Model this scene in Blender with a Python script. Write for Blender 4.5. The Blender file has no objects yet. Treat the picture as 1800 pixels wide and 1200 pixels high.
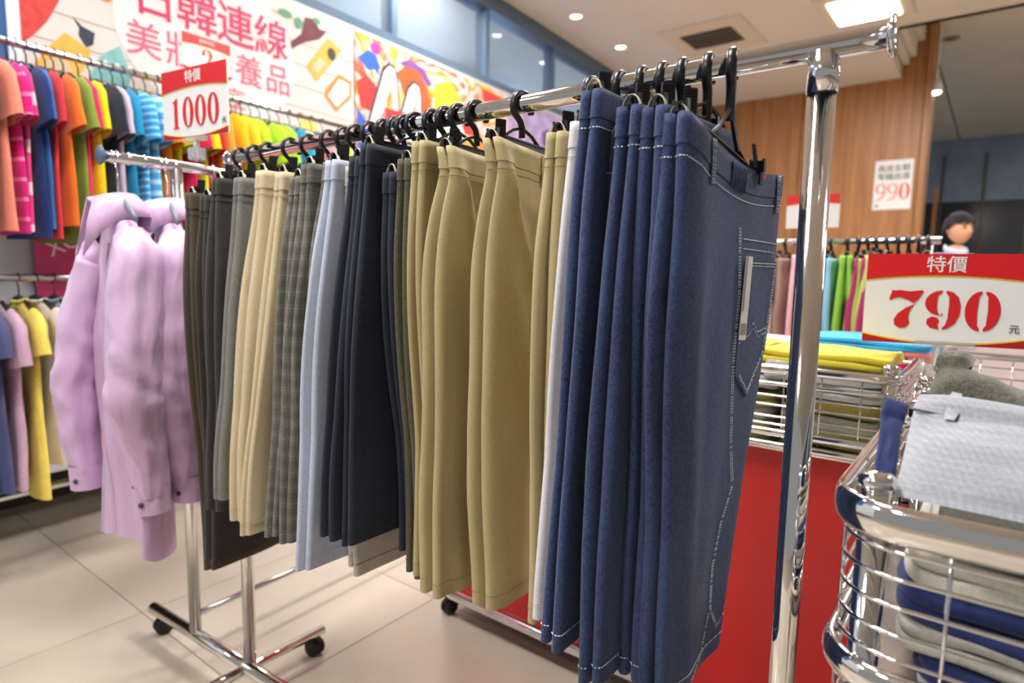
import bpy, bmesh, math, random
from mathutils import Vector, Matrix

random.seed(7)
R = math.radians
SC = bpy.context.scene
COL = SC.collection

# ------------------------------------------------------------------ camera
CAM_H = 1.34
PITCH, ROLL = 0.11231, 0.016034
cam_d = bpy.data.cameras.new('camera')
cam_d.sensor_width = 36.0
cam_d.lens = 1100.6 / 1800 * 36.0
cam_d.clip_start = 0.02
cam_d.dof.use_dof = True
cam_d.dof.focus_distance = 1.12
cam_d.dof.aperture_fstop = 2.6
cam = bpy.data.objects.new('camera', cam_d)
COL.objects.link(cam)
_fw = Vector((0, math.cos(PITCH), -math.sin(PITCH)))
_up = Vector((0, math.sin(PITCH), math.cos(PITCH)))
_rt = Vector((1, 0, 0))
_r2 = math.cos(ROLL) * _rt + math.sin(ROLL) * _up
_u2 = -math.sin(ROLL) * _rt + math.cos(ROLL) * _up
_m = Matrix.Identity(4)
for i in range(3):
    _m[i][0], _m[i][1], _m[i][2] = _r2[i], _u2[i], -_fw[i]
_m[2][3] = CAM_H
cam.matrix_world = _m
SC.camera = cam

# ------------------------------------------------------------------ world, view
SC.view_settings.view_transform = 'Standard'
SC.view_settings.look = 'None'
SC.view_settings.exposure = 0.0
SC.view_settings.gamma = 1.0
SC.view_settings.use_curve_mapping = False
SC.cycles.max_bounces = 7
SC.cycles.diffuse_bounces = 3
SC.cycles.glossy_bounces = 4
SC.cycles.transmission_bounces = 5
world = bpy.data.worlds.new('world')
SC.world = world
world.use_nodes = True
bg = world.node_tree.nodes['Background']
bg.inputs[0].default_value = (1.0, 0.99, 0.98, 1)
bg.inputs[1].default_value = 0.30

# store axes: M runs along the trouser rail (to the far left), N away from the lens
AM = R(142.4)
M = Vector((math.cos(AM), math.sin(AM), 0))
N = Vector((math.sin(AM), -math.cos(AM), 0))
AN = R(52.4)                       # heading of N
AW = R(56.2)                       # heading of the poster wall
W = Vector((math.cos(AW), math.sin(AW), 0))
WN = Vector((math.sin(AW), -math.cos(AW), 0))
AC = R(55.5)                       # heading of the jacket rail
CD = Vector((math.cos(AC), math.sin(AC), 0))


def mn(m, n, z=0.0):
    v = M * m + N * n
    return Vector((v.x, v.y, z))


def wl(w, d, z=0.0):
    v = W * w - WN * d
    return Vector((v.x, v.y, z))


def area(name, loc, sx, sy, power, rz=0.0, col=(1, 0.96, 0.9)):
    l = bpy.data.lights.new(name, 'AREA')
    l.shape = 'RECTANGLE'
    l.size, l.size_y, l.energy, l.color = sx, sy, power, col
    o = bpy.data.objects.new(name, l)
    o.location = loc
    o.rotation_euler = (0, 0, rz)
    COL.objects.link(o)
    return o


CEIL = 3.75
# the store's ceiling troffers (fixtures are built further down at the same spots)
TROFFERS = [(1.15, 6.62), (1.15, 3.4), (1.15, -2.2), (-1.6, 6.62), (3.5, 3.4), (3.5, 0.6), (3.5, -2.2), (-1.6, 3.4), (1.15, 0.6)]
TROFFERS += [(-2.2, 10.5), (-2.2, 14.0)]        # the last two are added in the raised ceiling to brighten the far wall
for k, (tm, tn) in enumerate(TROFFERS):
    area('troffer_lamp', mn(tm, tn, (CEIL if k < 9 else 4.34) - 0.03), 0.5, 0.9, 86, AN + math.pi / 2, (1, 0.98, 0.955))


# ------------------------------------------------------------------ materials
def lin(c):
    return tuple(((x / 12.92) if x <= 0.04045 else ((x + 0.055) / 1.055) ** 2.4) for x in c)


def rgb(h):
    h = h.lstrip('#')
    return lin(tuple(int(h[i:i + 2], 16) / 255 for i in (0, 2, 4)))


MATS = {}


def mat(name, col, rough=0.6, metal=0.0, noise=0.0, nscale=40.0, bump=0.0, bscale=200.0, stretch=None, emit=0.0, trans=0.0, sheen=0.0, alpha=1.0, coat=0.0):
    if name in MATS:
        return MATS[name]
    m = bpy.data.materials.new(name)
    m.use_nodes = True
    nt = m.node_tree
    b = nt.nodes['Principled BSDF']
    c = rgb(col) if isinstance(col, str) else col
    b.inputs['Base Color'].default_value = (*c, 1)
    b.inputs['Roughness'].default_value = rough
    b.inputs['Metallic'].default_value = metal
    if sheen:
        b.inputs['Sheen Weight'].default_value = sheen
    if trans:
        b.inputs['Transmission Weight'].default_value = trans
    if coat:
        b.inputs['Coat Weight'].default_value = coat
    b.inputs['Alpha'].default_value = alpha
    if emit:
        b.inputs['Emission Color'].default_value = (*c, 1)
        b.inputs['Emission Strength'].default_value = emit
    if noise or bump:
        tc = nt.nodes.new('ShaderNodeTexCoord')
        mp = nt.nodes.new('ShaderNodeMapping')
        if stretch:
            mp.inputs['Scale'].default_value = stretch
        nt.links.new(tc.outputs['Object'], mp.inputs['Vector'])
        if noise:
            n = nt.nodes.new('ShaderNodeTexNoise')
            n.inputs['Scale'].default_value = nscale
            n.inputs['Detail'].default_value = 5
            nt.links.new(mp.outputs[0], n.inputs['Vector'])
            mx = nt.nodes.new('ShaderNodeMix')
            mx.data_type = 'RGBA'
            mx.inputs[6].default_value = (*[max(0, x * (1 - noise)) for x in c], 1)
            mx.inputs[7].default_value = (*[min(1, x * (1 + noise)) for x in c], 1)
            cr = nt.nodes.new('ShaderNodeMapRange')
            cr.inputs[1].default_value, cr.inputs[2].default_value = 0.3, 0.7
            nt.links.new(n.outputs[0], cr.inputs[0])
            nt.links.new(cr.outputs[0], mx.inputs[0])
            nt.links.new(mx.outputs[2], b.inputs['Base Color'])
        if bump:
            n2 = nt.nodes.new('ShaderNodeTexNoise')
            n2.inputs['Scale'].default_value = bscale
            n2.inputs['Detail'].default_value = 3
            nt.links.new(tc.outputs['Object'], n2.inputs['Vector'])
            bp = nt.nodes.new('ShaderNodeBump')
            bp.inputs['Strength'].default_value = bump
            bp.inputs['Distance'].default_value = 0.004
            nt.links.new(n2.outputs[0], bp.inputs['Height'])
            nt.links.new(bp.outputs[0], b.inputs['Normal'])
    MATS[name] = m
    return m


def fabric(name, col, rough=0.85, noise=0.16, weave=900.0, bump=0.25, streak=False):
    """woven cloth: fine weave from two crossed noises plus soft mottling"""
    if name in MATS:
        return MATS[name]
    m = bpy.data.materials.new(name)
    m.use_nodes = True
    nt = m.node_tree
    b = nt.nodes['Principled BSDF']
    c = rgb(col)
    b.inputs['Roughness'].default_value = rough
    b.inputs['Sheen Weight'].default_value = 0.15
    b.inputs['Specular IOR Level'].default_value = 0.25
    tc = nt.nodes.new('ShaderNodeTexCoord')

    def nz(sc, stretch, det=2):
        mp = nt.nodes.new('ShaderNodeMapping')
        mp.inputs['Scale'].default_value = stretch
        nt.links.new(tc.outputs['Object'], mp.inputs['Vector'])
        n = nt.nodes.new('ShaderNodeTexNoise')
        n.inputs['Scale'].default_value = sc
        n.inputs['Detail'].default_value = det
        nt.links.new(mp.outputs[0], n.inputs['Vector'])
        return n.outputs[0]
    weave *= 0.55
    a = nz(weave, (1, 1, 0.22))
    d = nz(weave, (0.35, 0.35, 1))
    e = nz(9.0, (1, 1, 0.5), 4)

    def math_(op, x, y):
        k = nt.nodes.new('ShaderNodeMath')
        k.operation = op
        for i, v in enumerate((x, y)):
            if hasattr(v, 'links'):
                nt.links.new(v, k.inputs[i])
            else:
                k.inputs[i].default_value = v
        return k.outputs[0]
    s = math_('ADD', a, d)
    s2 = math_('ADD', s, math_('MULTIPLY', e, 0.8 if not streak else 0.9))
    mr = nt.nodes.new('ShaderNodeMapRange')
    mr.inputs[1].default_value, mr.inputs[2].default_value = 1.05, 1.75
    nt.links.new(s2, mr.inputs[0])
    mx = nt.nodes.new('ShaderNodeMix')
    mx.data_type = 'RGBA'
    k0, k1 = (1 - noise * 1.6), (1 + noise * 1.6)
    mx.inputs[6].default_value = (*[x * k0 for x in c], 1)
    mx.inputs[7].default_value = (*[min(1, x * k1 + (0.02 if streak else 0)) for x in c], 1)
    nt.links.new(mr.outputs[0], mx.inputs[0])
    nt.links.new(mx.outputs[2], b.inputs['Base Color'])
    bp = nt.nodes.new('ShaderNodeBump')
    bp.inputs['Strength'].default_value = bump
    bp.inputs['Distance'].default_value = 0.001
    nt.links.new(s, bp.inputs['Height'])
    nt.links.new(bp.outputs[0], b.inputs['Normal'])
    MATS[name] = m
    return m


def plaid(name, col, dark, light, per=0.055):
    """woven check: vertical and horizontal bundles of threads"""
    m = fabric(name, col, noise=0.14)
    nt = m.node_tree
    b = nt.nodes['Principled BSDF']
    src = b.inputs['Base Color'].links[0].from_socket
    tc = nt.nodes.new('ShaderNodeTexCoord')
    sep = nt.nodes.new('ShaderNodeSeparateXYZ')
    nt.links.new(tc.outputs['Object'], sep.inputs[0])

    def band(sock, period, duty, off):
        a = nt.nodes.new('ShaderNodeMath'); a.operation = 'MULTIPLY_ADD'
        nt.links.new(sock, a.inputs[0]); a.inputs[1].default_value = 1 / period; a.inputs[2].default_value = off
        f = nt.nodes.new('ShaderNodeMath'); f.operation = 'FRACT'; nt.links.new(a.outputs[0], f.inputs[0])
        l = nt.nodes.new('ShaderNodeMath'); l.operation = 'LESS_THAN'; nt.links.new(f.outputs[0], l.inputs[0]); l.inputs[1].default_value = duty
        return l.outputs[0]
    cur = src
    for sock, period, duty, off, colr, fac in ((sep.outputs[2], per, 0.42, 0.0, dark, 0.30), (sep.outputs[0], per, 0.42, 0.0, dark, 0.30),
                                               (sep.outputs[2], per / 7, 0.4, 0.1, dark, 0.22), (sep.outputs[0], per / 7, 0.4, 0.1, dark, 0.22),
                                               (sep.outputs[2], per, 0.05, 0.3, light, 0.5), (sep.outputs[0], per, 0.05, 0.3, light, 0.45)):
        mx = nt.nodes.new('ShaderNodeMix'); mx.data_type = 'RGBA'
        k = nt.nodes.new('ShaderNodeMath'); k.operation = 'MULTIPLY'; k.inputs[1].default_value = fac
        nt.links.new(band(sock, period, duty, off), k.inputs[0])
        nt.links.new(k.outputs[0], mx.inputs[0])
        nt.links.new(cur, mx.inputs[6])
        mx.inputs[7].default_value = (*rgb(colr), 1)
        cur = mx.outputs[2]
    nt.links.new(cur, b.inputs['Base Color'])
    return m


def striped(name, col, col2, period, duty, axis=2):
    m = fabric(name, col, noise=0.1)
    nt = m.node_tree
    b = nt.nodes['Principled BSDF']
    src = b.inputs['Base Color'].links[0].from_socket
    tc = nt.nodes.new('ShaderNodeTexCoord')
    sep = nt.nodes.new('ShaderNodeSeparateXYZ')
    nt.links.new(tc.outputs['Object'], sep.inputs[0])
    a = nt.nodes.new('ShaderNodeMath'); a.operation = 'MULTIPLY'; a.inputs[1].default_value = 1 / period
    nt.links.new(sep.outputs[axis], a.inputs[0])
    f = nt.nodes.new('ShaderNodeMath'); f.operation = 'FRACT'; nt.links.new(a.outputs[0], f.inputs[0])
    l = nt.nodes.new('ShaderNodeMath'); l.operation = 'LESS_THAN'; l.inputs[1].default_value = duty
    nt.links.new(f.outputs[0], l.inputs[0])
    mx = nt.nodes.new('ShaderNodeMix'); mx.data_type = 'RGBA'
    nt.links.new(l.outputs[0], mx.inputs[0]); nt.links.new(src, mx.inputs[6]); mx.inputs[7].default_value = (*rgb(col2), 1)
    nt.links.new(mx.outputs[2], b.inputs['Base Color'])
    return m


chrome = mat('chrome', (0.80, 0.79, 0.78), 0.07, 1.0)
steel = mat('satin_steel', (0.70, 0.68, 0.66), 0.22, 1.0)
black = mat('black_plastic', '#17171a', 0.32, noise=0.25, nscale=60)
rubber = mat('black_rubber', '#101012', 0.6)
white_pl = mat('white_board', '#e9e9e6', 0.35)
red_pl = mat('red_print', '#d4161b', 0.4)
dred_pl = mat('dark_red_print', '#a50f14', 0.4)
yel_pl = mat('yellow_print', '#f2c713', 0.4)
ink = mat('black_print', '#2a2a2c', 0.5)
numred = mat('number_red', '#d01a1c', 0.45)
ribbon = mat('cream_ribbon', '#e6dcc4', 0.8, bump=0.2, bscale=800)
thread_w = mat('white_thread', '#f3f5fb', 0.8)
clear = mat('clear_acrylic', (0.92, 0.94, 0.95), 0.08, trans=0.75)


# ------------------------------------------------------------------ mesh helpers
def link(name, me, m=None, parent=None):
    o = bpy.data.objects.new(name, me)
    COL.objects.link(o)
    if m is not None and len(me.materials) == 0:
        me.materials.append(m)
    if parent is not None:
        o.parent = parent
    return o


def obj(name, verts, faces, m, parent=None, smooth=False, loc=None, rz=None):
    me = bpy.data.meshes.new(name)
    me.from_pydata([tuple(v) for v in verts], [], faces)
    me.update()
    if smooth:
        me.polygons.foreach_set('use_smooth', [True] * len(me.polygons))
    o = link(name, me, m, parent)
    if loc is not None:
        o.location = loc
    if rz is not None:
        o.rotation_euler = (0, 0, rz)
    return o


def empty(name, loc, rz=0.0, parent=None):
    o = bpy.data.objects.new(name, None)
    o.empty_display_size = 0.05
    o.location = loc
    o.rotation_euler = (0, 0, rz)
    COL.objects.link(o)
    if parent is not None:
        o.parent = parent
    return o


def tag(o, label=None, cat=None, group=None, kind=None):
    if label:
        o['label'] = label
    if cat:
        o['category'] = cat
    if group:
        o['group'] = group
    if kind:
        o['kind'] = kind
    return o


class MB:
    """collects shapes into one mesh"""
    def __init__(s):
        s.v, s.f = [], []

    def add(s, verts, faces):
        k = len(s.v)
        s.v += [Vector(v) for v in verts]
        s.f += [tuple(i + k for i in f) for f in faces]
        return s

    def box(s, x0, x1, y0, y1, z0, z1, bev=0.0, mtx=None):
        if bev <= 0:
            vs = [(x, y, z) for x in (x0, x1) for y in (y0, y1) for z in (z0, z1)]
            fs = [(0, 1, 3, 2), (4, 6, 7, 5), (0, 4, 5, 1), (2, 3, 7, 6), (0, 2, 6, 4), (1, 5, 7, 3)]
        else:
            bm = bmesh.new()
            bmesh.ops.create_cube(bm, size=1.0)
            for v in bm.verts:
                v.co = Vector(((x0 + x1) / 2 + v.co.x * (x1 - x0), (y0 + y1) / 2 + v.co.y * (y1 - y0), (z0 + z1) / 2 + v.co.z * (z1 - z0)))
            bmesh.ops.bevel(bm, geom=bm.edges[:], offset=bev, segments=2, affect='EDGES')
            bm.verts.index_update()
            vs = [v.co.copy() for v in bm.verts]
            fs = [tuple(v.index for v in f.verts) for f in bm.faces]
            bm.free()
        if mtx is not None:
            vs = [mtx @ Vector(v) for v in vs]
        return s.add(vs, fs)

    def tube(s, pts, r, seg=10, closed=False, caps=True, flat=None, ref=None):
        """sweep a circle (or an ellipse: flat=(ra, rb) with ra along ref) along pts"""
        pts = [Vector(p) for p in pts]
        n = len(pts)
        rs = r if isinstance(r, (list, tuple)) else [r] * n
        ring0 = len(s.v)
        prev = None
        for i, p in enumerate(pts):
            if closed:
                t = pts[(i + 1) % n] - pts[i - 1]
            else:
                t = pts[min(i + 1, n - 1)] - pts[max(i - 1, 0)]
            t.normalize()
            if ref is not None:
                a = Vector(ref) - t * t.dot(Vector(ref))
            elif prev is None:
                a = Vector((0, 0, 1)) if abs(t.z) < 0.9 else Vector((1, 0, 0))
                a = a - t * t.dot(a)
            else:
                a = prev - t * t.dot(prev)
            a.normalize()
            prev = a
            b = t.cross(a)
            ra, rb = (flat if flat else (rs[i], rs[i]))
            for k in range(seg):
                an = 2 * math.pi * k / seg
                s.v.append(p + a * (ra * math.cos(an)) + b * (rb * math.sin(an)))
        for i in range(n if closed else n - 1):
            j = (i + 1) % n
            for k in range(seg):
                k2 = (k + 1) % seg
                s.f.append((ring0 + i * seg + k, ring0 + i * seg + k2, ring0 + j * seg + k2, ring0 + j * seg + k))
        if caps and not closed:
            s.f.append(tuple(ring0 + k for k in reversed(range(seg))))
            s.f.append(tuple(ring0 + (n - 1) * seg + k for k in range(seg)))
        return s

    def lathe(s, prof, seg=20, mtx=None, caps=True):
        k0 = len(s.v)
        for (r, z) in prof:
            for k in range(seg):
                an = 2 * math.pi * k / seg
                v = Vector((r * math.cos(an), r * math.sin(an), z))
                s.v.append(mtx @ v if mtx is not None else v)
        for i in range(len(prof) - 1):
            for k in range(seg):
                k2 = (k + 1) % seg
                s.f.append((k0 + i * seg + k, k0 + i * seg + k2, k0 + (i + 1) * seg + k2, k0 + (i + 1) * seg + k))
        if caps:
            s.f.append(tuple(k0 + k for k in reversed(range(seg))))
            s.f.append(tuple(k0 + (len(prof) - 1) * seg + k for k in range(seg)))
        return s

    def prism(s, poly, y0, y1):
        """polygon in (x, z) extruded along y"""
        n = len(poly)
        vs = [(x, y0, z) for x, z in poly] + [(x, y1, z) for x, z in poly]
        fs = [tuple(range(n)), tuple(range(2 * n - 1, n - 1, -1))]
        fs += [(i, i + n, (i + 1) % n + n, (i + 1) % n) for i in range(n)]
        return s.add(vs, fs)

    def build(s, name, m, parent=None, smooth=False, loc=None, rz=None):
        return obj(name, s.v, s.f, m, parent, smooth, loc, rz)


def text_mesh(body, size, fat=0.0):
    c = bpy.data.curves.new('text', 'FONT')
    c.body = body
    c.size = size
    c.offset = fat
    c.align_x = 'CENTER'
    c.align_y = 'CENTER'
    c.extrude = 0.0004
    o = bpy.data.objects.new('text', c)
    COL.objects.link(o)
    dg = bpy.context.evaluated_depsgraph_get()
    me = bpy.data.meshes.new_from_object(o.evaluated_get(dg))
    bpy.data.objects.remove(o)
    bpy.data.curves.remove(c)
    me.materials.clear()
    return me


def stand_text(name, body, size, m, parent, x, y, z, sx=1.0, fat=0.0):
    """lettering standing upright, facing local -y"""
    me = text_mesh(body, size, fat)
    o = link(name, me, m, parent)
    o.rotation_euler = (math.pi / 2, 0, 0)
    o.location = (x, y, z)
    o.scale = (sx, 1, 1)
    return o


def glyph(name, loops, m, parent, x, y, z, sc=1.0):
    """filled outline with holes (loops of (x, z)), facing local -y"""
    c = bpy.data.curves.new(name, 'CURVE')
    c.dimensions = '2D'
    c.fill_mode = 'BOTH'
    c.extrude = 0.0004
    for lp in loops:
        sp = c.splines.new('POLY')
        sp.points.add(len(lp) - 1)
        for p, q in zip(sp.points, lp):
            p.co = (q[0] * sc, q[1] * sc, 0, 1)
        sp.use_cyclic_u = True
    o = bpy.data.objects.new(name, c)
    COL.objects.link(o)
    dg = bpy.context.evaluated_depsgraph_get()
    me = bpy.data.meshes.new_from_object(o.evaluated_get(dg))
    bpy.data.objects.remove(o)
    bpy.data.curves.remove(c)
    me.materials.clear()
    o = link(name, me, m, parent)
    o.rotation_euler = (math.pi / 2, 0, 0)
    o.location = (x, y, z)
    return o


def ell(cx, cz, rx, rz, n=28, a0=0, a1=360):
    return [(cx + rx * math.cos(R(a0 + (a1 - a0) * i / n)), cz + rz * math.sin(R(a0 + (a1 - a0) * i / n))) for i in range(n if a1 - a0 == 360 else n + 1)]


def flat(name, poly, m, parent, y, th=0.0008):
    return MB().prism(poly, y - th, y).build(name, m, parent)


def lerp(a, b, t):
    return a + (b - a) * t


def sst(t):
    t = max(0.0, min(1.0, t))
    return t * t * (3 - 2 * t)


def interp(tab, x):
    if x <= tab[0][0]:
        return tab[0][1]
    for (a, b), (c, d) in zip(tab, tab[1:]):
        if x <= c:
            return lerp(b, d, (x - a) / (c - a))
    return tab[-1][1]


def arc(cx, cy, r, a0, a1, n):
    return [(cx + r * math.cos(R(lerp(a0, a1, i / n))), cy + r * math.sin(R(lerp(a0, a1, i / n)))) for i in range(n + 1)]



# ================================================================== THE SETTING
tile_m = mat('floor_tile', '#c2b6a6', 0.22, noise=0.12, nscale=1.6, bump=0.02, bscale=30)
grout_m = mat('grout', '#8f8171', 0.8)
floor = MB().box(-4, 18.5, -7, 8, -0.05, -0.004).build('floor', grout_m, rz=AN)      # local x = N, local y = M
tag(floor, kind='structure')
TP = 0.798
_tile = bpy.data.meshes.new('tile')
_tb = MB().box(-TP / 2 + 0.0012, TP / 2 - 0.0012, -TP / 2 + 0.0012, TP / 2 - 0.0012, -0.004, 0.0, 0.001)
_tile.from_pydata([tuple(v) for v in _tb.v], [], _tb.f)
_tile.materials.append(tile_m)
for i in range(-3, 12):
    for j in range(-4, 7):
        t = bpy.data.objects.new('tile', _tile)
        COL.objects.link(t)
        t.parent = floor
        t.location = (0.952 + (i + 0.5) * TP, 1.725 + (j + 0.5) * TP, 0)

# ceiling: main soffit, a raised coffer to the right with three steps
ceil_m = mat('ceiling_paint', '#dbcfbe', 0.8, noise=0.03, nscale=2)
NW = 9.16
ce = empty('ceiling', (0, 0, 0), AN)
tag(ce, kind='structure')
MB().box(-4, 7.4, -7, 8, CEIL, CEIL + 0.12).box(7.4, NW + 0.1, 1.13, 8, CEIL, CEIL + 0.12).build('soffit', ceil_m, ce)
MB().box(7.4, 18.5, -7, 0.92, 4.34, 4.45).box(NW, 18.5, 0.9, 8, 4.34, 4.45).build('raised_soffit', ceil_m, ce)
for k, (a, b, z) in enumerate(((1.06, 1.13, 3.90), (0.99, 1.06, 3.98), (0.92, 0.99, 4.15))):
    MB().box(7.4, NW, a, b, z, 4.40).build('coffer_step', ceil_m, ce)
MB().box(7.32, 7.4, -7, 1.13, CEIL, 4.45).build('coffer_edge', ceil_m, ce)

# wood-clad wall: separate veneer panels with dark joints
wood_m = bpy.data.materials.new('wood_veneer')
wood_m.use_nodes = True
nt = wood_m.node_tree
b = nt.nodes['Principled BSDF']
b.inputs['Roughness'].default_value = 0.42
tc = nt.nodes.new('ShaderNodeTexCoord')
mp = nt.nodes.new('ShaderNodeMapping'); mp.inputs['Scale'].default_value = (7, 7, 0.25)
nz = nt.nodes.new('ShaderNodeTexNoise'); nz.inputs['Scale'].default_value = 4; nz.inputs['Detail'].default_value = 6
cr = nt.nodes.new('ShaderNodeValToRGB')
cr.color_ramp.elements[0].position = 0.3; cr.color_ramp.elements[0].color = (*rgb('#8f5a2c'), 1)
cr.color_ramp.elements[1].position = 0.72; cr.color_ramp.elements[1].color = (*rgb('#b87f48'), 1)
nt.links.new(tc.outputs['Object'], mp.inputs[0]); nt.links.new(mp.outputs[0], nz.inputs[0])
nt.links.new(nz.outputs[0], cr.inputs[0]); nt.links.new(cr.outputs[0], b.inputs['Base Color'])
wb = MB().box(NW + 0.02, NW + 0.3, 0.88, 8, 0, 4.34).build('wall_back', mat('wood_joint', '#4e3119', 0.7), rz=AN)
tag(wb, kind='structure')
edges = [0.88, 2.24, 3.6, 4.96, 6.3, 8.0]
for a, c in zip(edges, edges[1:]):
    MB().box(NW, NW + 0.03, a + 0.006, c - 0.006, 0, 4.34, 0.003).build('panel', wood_m, wb)
MB().box(NW - 0.02, NW + 0.34, 0.80, 0.876, 0, 4.34, 0.004).build('corner_panel', wood_m, wb)

# far right glass wall
fg = MB().box(17, 17.1, -7, 3, 3.0, 4.34).build('wall_far', mat('slate_wall', '#7b8896', 0.35, noise=0.12, nscale=3), rz=AN)
tag(fg, kind='structure')
MB().box(17.0, 17.1, -7, 3, 0, 3.0).build('dark_glazing', mat('dark_glazing', '#34373a', 0.15), fg)
for mm in (1.15, 0.4, -0.35, -1.1, -1.9):
    MB().box(16.97, 17.0, mm - 0.02, mm + 0.02, 0, 4.0).build('mullion', mat('mullion_bronze', '#5b4a38', 0.4), fg)
dw = MB().box(12.0, 12.1, 0.86, 0.91, 0, 2.75).build('trim_1', wood_m, rz=AN)
tag(dw, kind='structure')

# left wall with the posters
WALLD = 3.42
wallm = mat('wall_paint_left', '#cfd3da', 0.6, noise=0.04, nscale=2)
wL = empty('wall_left', wl(0, WALLD), AW)
tag(wL, kind='structure')
MB().box(-2, 10.5, 0.0, 0.15, 0.35, 2.98).box(-2, 10.5, 0.15, 0.80, 0.35, 0.42).build('wall_face', wallm, wL)
MB().box(-2, 10.5, 0.70, 0.80, 0, 0.35).build('plinth', mat('plinth_shade', '#3b332d', 0.6), wL)  # dark colour stands in for the shade under the wall rack
# ribbon window above the posters
win = empty('window_1', wl(0, WALLD), AW)
tag(win, kind='structure')
framem = mat('window_frame_blue', '#5c7186', 0.35, 0.3)
glassm = mat('window_glass', (0.86, 0.92, 0.99), 0.03, trans=0.9)
MB().box(-2, 10.5, 0.0, 0.12, 2.98, 3.04).build('sill', framem, win)
MB().box(-2, 10.5, -0.02, 0.14, CEIL - 0.14, CEIL).build('head_frame', framem, win)
wx = [1.2, 2.35, 3.5, 4.65, 5.8, 6.95, 8.1, 9.25, 10.4]
for x in wx:
    MB().box(x - 0.025, x + 0.025, 0.0, 0.12, 3.04, CEIL - 0.14).build('mullion', framem, win)
for a, c in zip([0.1] + wx, wx):
    MB().box(a + 0.025, c - 0.025, 0.05, 0.056, 3.04, CEIL - 0.14).build('pane', glassm, win)
# the street side beyond the glass: dark arcade with bright arched openings
sky = MB().box(-3, 12, 3.2, 3.25, 0, 7).build('daylight_beyond', mat('daylight', (0.42, 0.68, 1.0), 1.0, emit=3.0), rz=AW, loc=wl(0, WALLD))
tag(sky, kind='structure')
arc_w = empty('wall_outside', wl(0, WALLD), AW)
tag(arc_w, kind='structure')
arcm = mat('arcade_stone', '#3a4356', 0.8)
ax = [0.1, 3.0, 5.9, 8.9, 11.9]
for a, c in zip(ax, ax[1:]):
    # spandrel with an arched opening
    w0, w1, spring, rad = a + 0.55, c - 0.05, 4.6, (c - a - 0.6) / 2
    cx = (w0 + w1) / 2
    top = [(cx + rad * math.cos(R(t)), spring + rad * 0.62 * math.sin(R(t))) for t in range(0, 181, 12)]
    poly = [(w0, 7.0), (w1, 7.0)] + [(w1, spring)] + top[1:-1] + [(w0, spring)]
    MB().prism(poly, 1.55, 1.85).build('spandrel', arcm, arc_w)
    MB().box(a - 0.05, a + 0.55, 1.5, 1.9, 0, 7.0).build('pier', arcm, arc_w)
# blue pier at the left edge with its lit edge strip
bp_ = MB().box(-0.2, 1.12, -0.04, 0.0, 1.52, CEIL).build('pillar', mat('blue_panel', '#1d5796', 0.35), rz=AW, loc=wl(0, WALLD))
tag(bp_, kind='structure')
MB().box(1.12, 1.165, -0.05, -0.005, 1.52, CEIL).build('edge_strip', mat('pale_strip', '#dfe6f5', 0.3), bp_)

# ------------------------------------------------------------------ posters
po = empty('poster', wl(0, WALLD - 0.012), AW)
tag(po, 'white plank-printed beauty poster with large pink Chinese lettering above the shirt rail', 'poster')
pw = mat('poster_white', '#e2d9d3', 0.45, noise=0.03, nscale=3)
flat('sheet', [(1.17, 1.75), (3.085, 1.75), (3.085, 2.95), (1.17, 2.95)], pw, po, 0.0, 0.004)
plk = mat('poster_plank_line', '#b9a9a2', 0.6)
Y1, Y2, Y3, Y4, Y5 = -0.0045, -0.0057, -0.0069, -0.0081, -0.0093
for z in (1.95, 2.08, 2.21, 2.34, 2.47, 2.60, 2.73, 2.86):
    flat('plank_line', [(1.17, z), (3.08, z), (3.08, z + 0.006), (1.17, z + 0.006)], plk, po, Y1)
flat('white_disc', ell(2.08, 2.56, 0.52, 0.42, 48), mat('poster_disc', '#ece6e5', 0.45), po, Y2)
pk = mat('poster_pink', '#d81f5c', 0.5)
pk2 = mat('poster_rose', '#e5607f', 0.5)
wh = mat('poster_letter_halo', '#fbf7f7', 0.5)
for ch, x in (('日', 1.76), ('韓', 1.985), ('連', 2.21), ('線', 2.44)):
    stand_text('lettering_halo', ch, 0.235, wh, po, x + 0.004, Y3, 2.676, fat=0.006)
    stand_text('lettering', ch, 0.235, pk, po, x, Y5, 2.68, fat=0.0022)
for ch, x in (('美', 1.70), ('妝', 1.895), ('保', 2.09), ('養', 2.285), ('品', 2.48)):
    stand_text('lettering', ch, 0.185, pk2, po, x, Y4, 2.455, fat=0.0008)
stand_text('lettering', '享', 0.15, pk2, po, 2.19, Y4, 2.27)
flat('red_cloth', [(1.18, 2.72), (1.36, 2.62), (1.33, 2.52), (1.28, 2.42), (1.22, 2.34), (1.18, 2.30)], mat('poster_red', '#e4423c', 0.6, noise=0.3, nscale=22), po, Y2)
ymat = mat('poster_amber', '#e9b54d', 0.6, noise=0.12, nscale=12)
flat('amber_bottle', [(1.35, 2.395), (1.455, 2.345), (1.415, 2.24), (1.335, 2.15), (1.225, 2.14), (1.22, 2.22), (1.285, 2.32)], ymat, po, Y2)
flat('bottle_label', [(1.33, 2.31), (1.37, 2.23), (1.30, 2.16), (1.245, 2.22)], mat('poster_sand', '#d8c19c', 0.6), po, Y3)
flat('pump', [(1.385, 2.475), (1.42, 2.445), (1.475, 2.43), (1.465, 2.375), (1.435, 2.355), (1.405, 2.40), (1.41, 2.435)], mat('poster_navy', '#26283c', 0.5), po, Y3)
flat('teal_pouch', [(1.42, 2.18), (1.50, 2.34), (1.585, 2.405), (1.63, 2.28), (1.60, 2.16)], mat('poster_teal', '#85bfc0', 0.6, noise=0.15, nscale=15), po, Y2)
flat('orange_dot', ell(1.53, 2.62, 0.03, 0.03), mat('poster_orange', '#ee8b35', 0.6), po, Y2)
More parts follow.
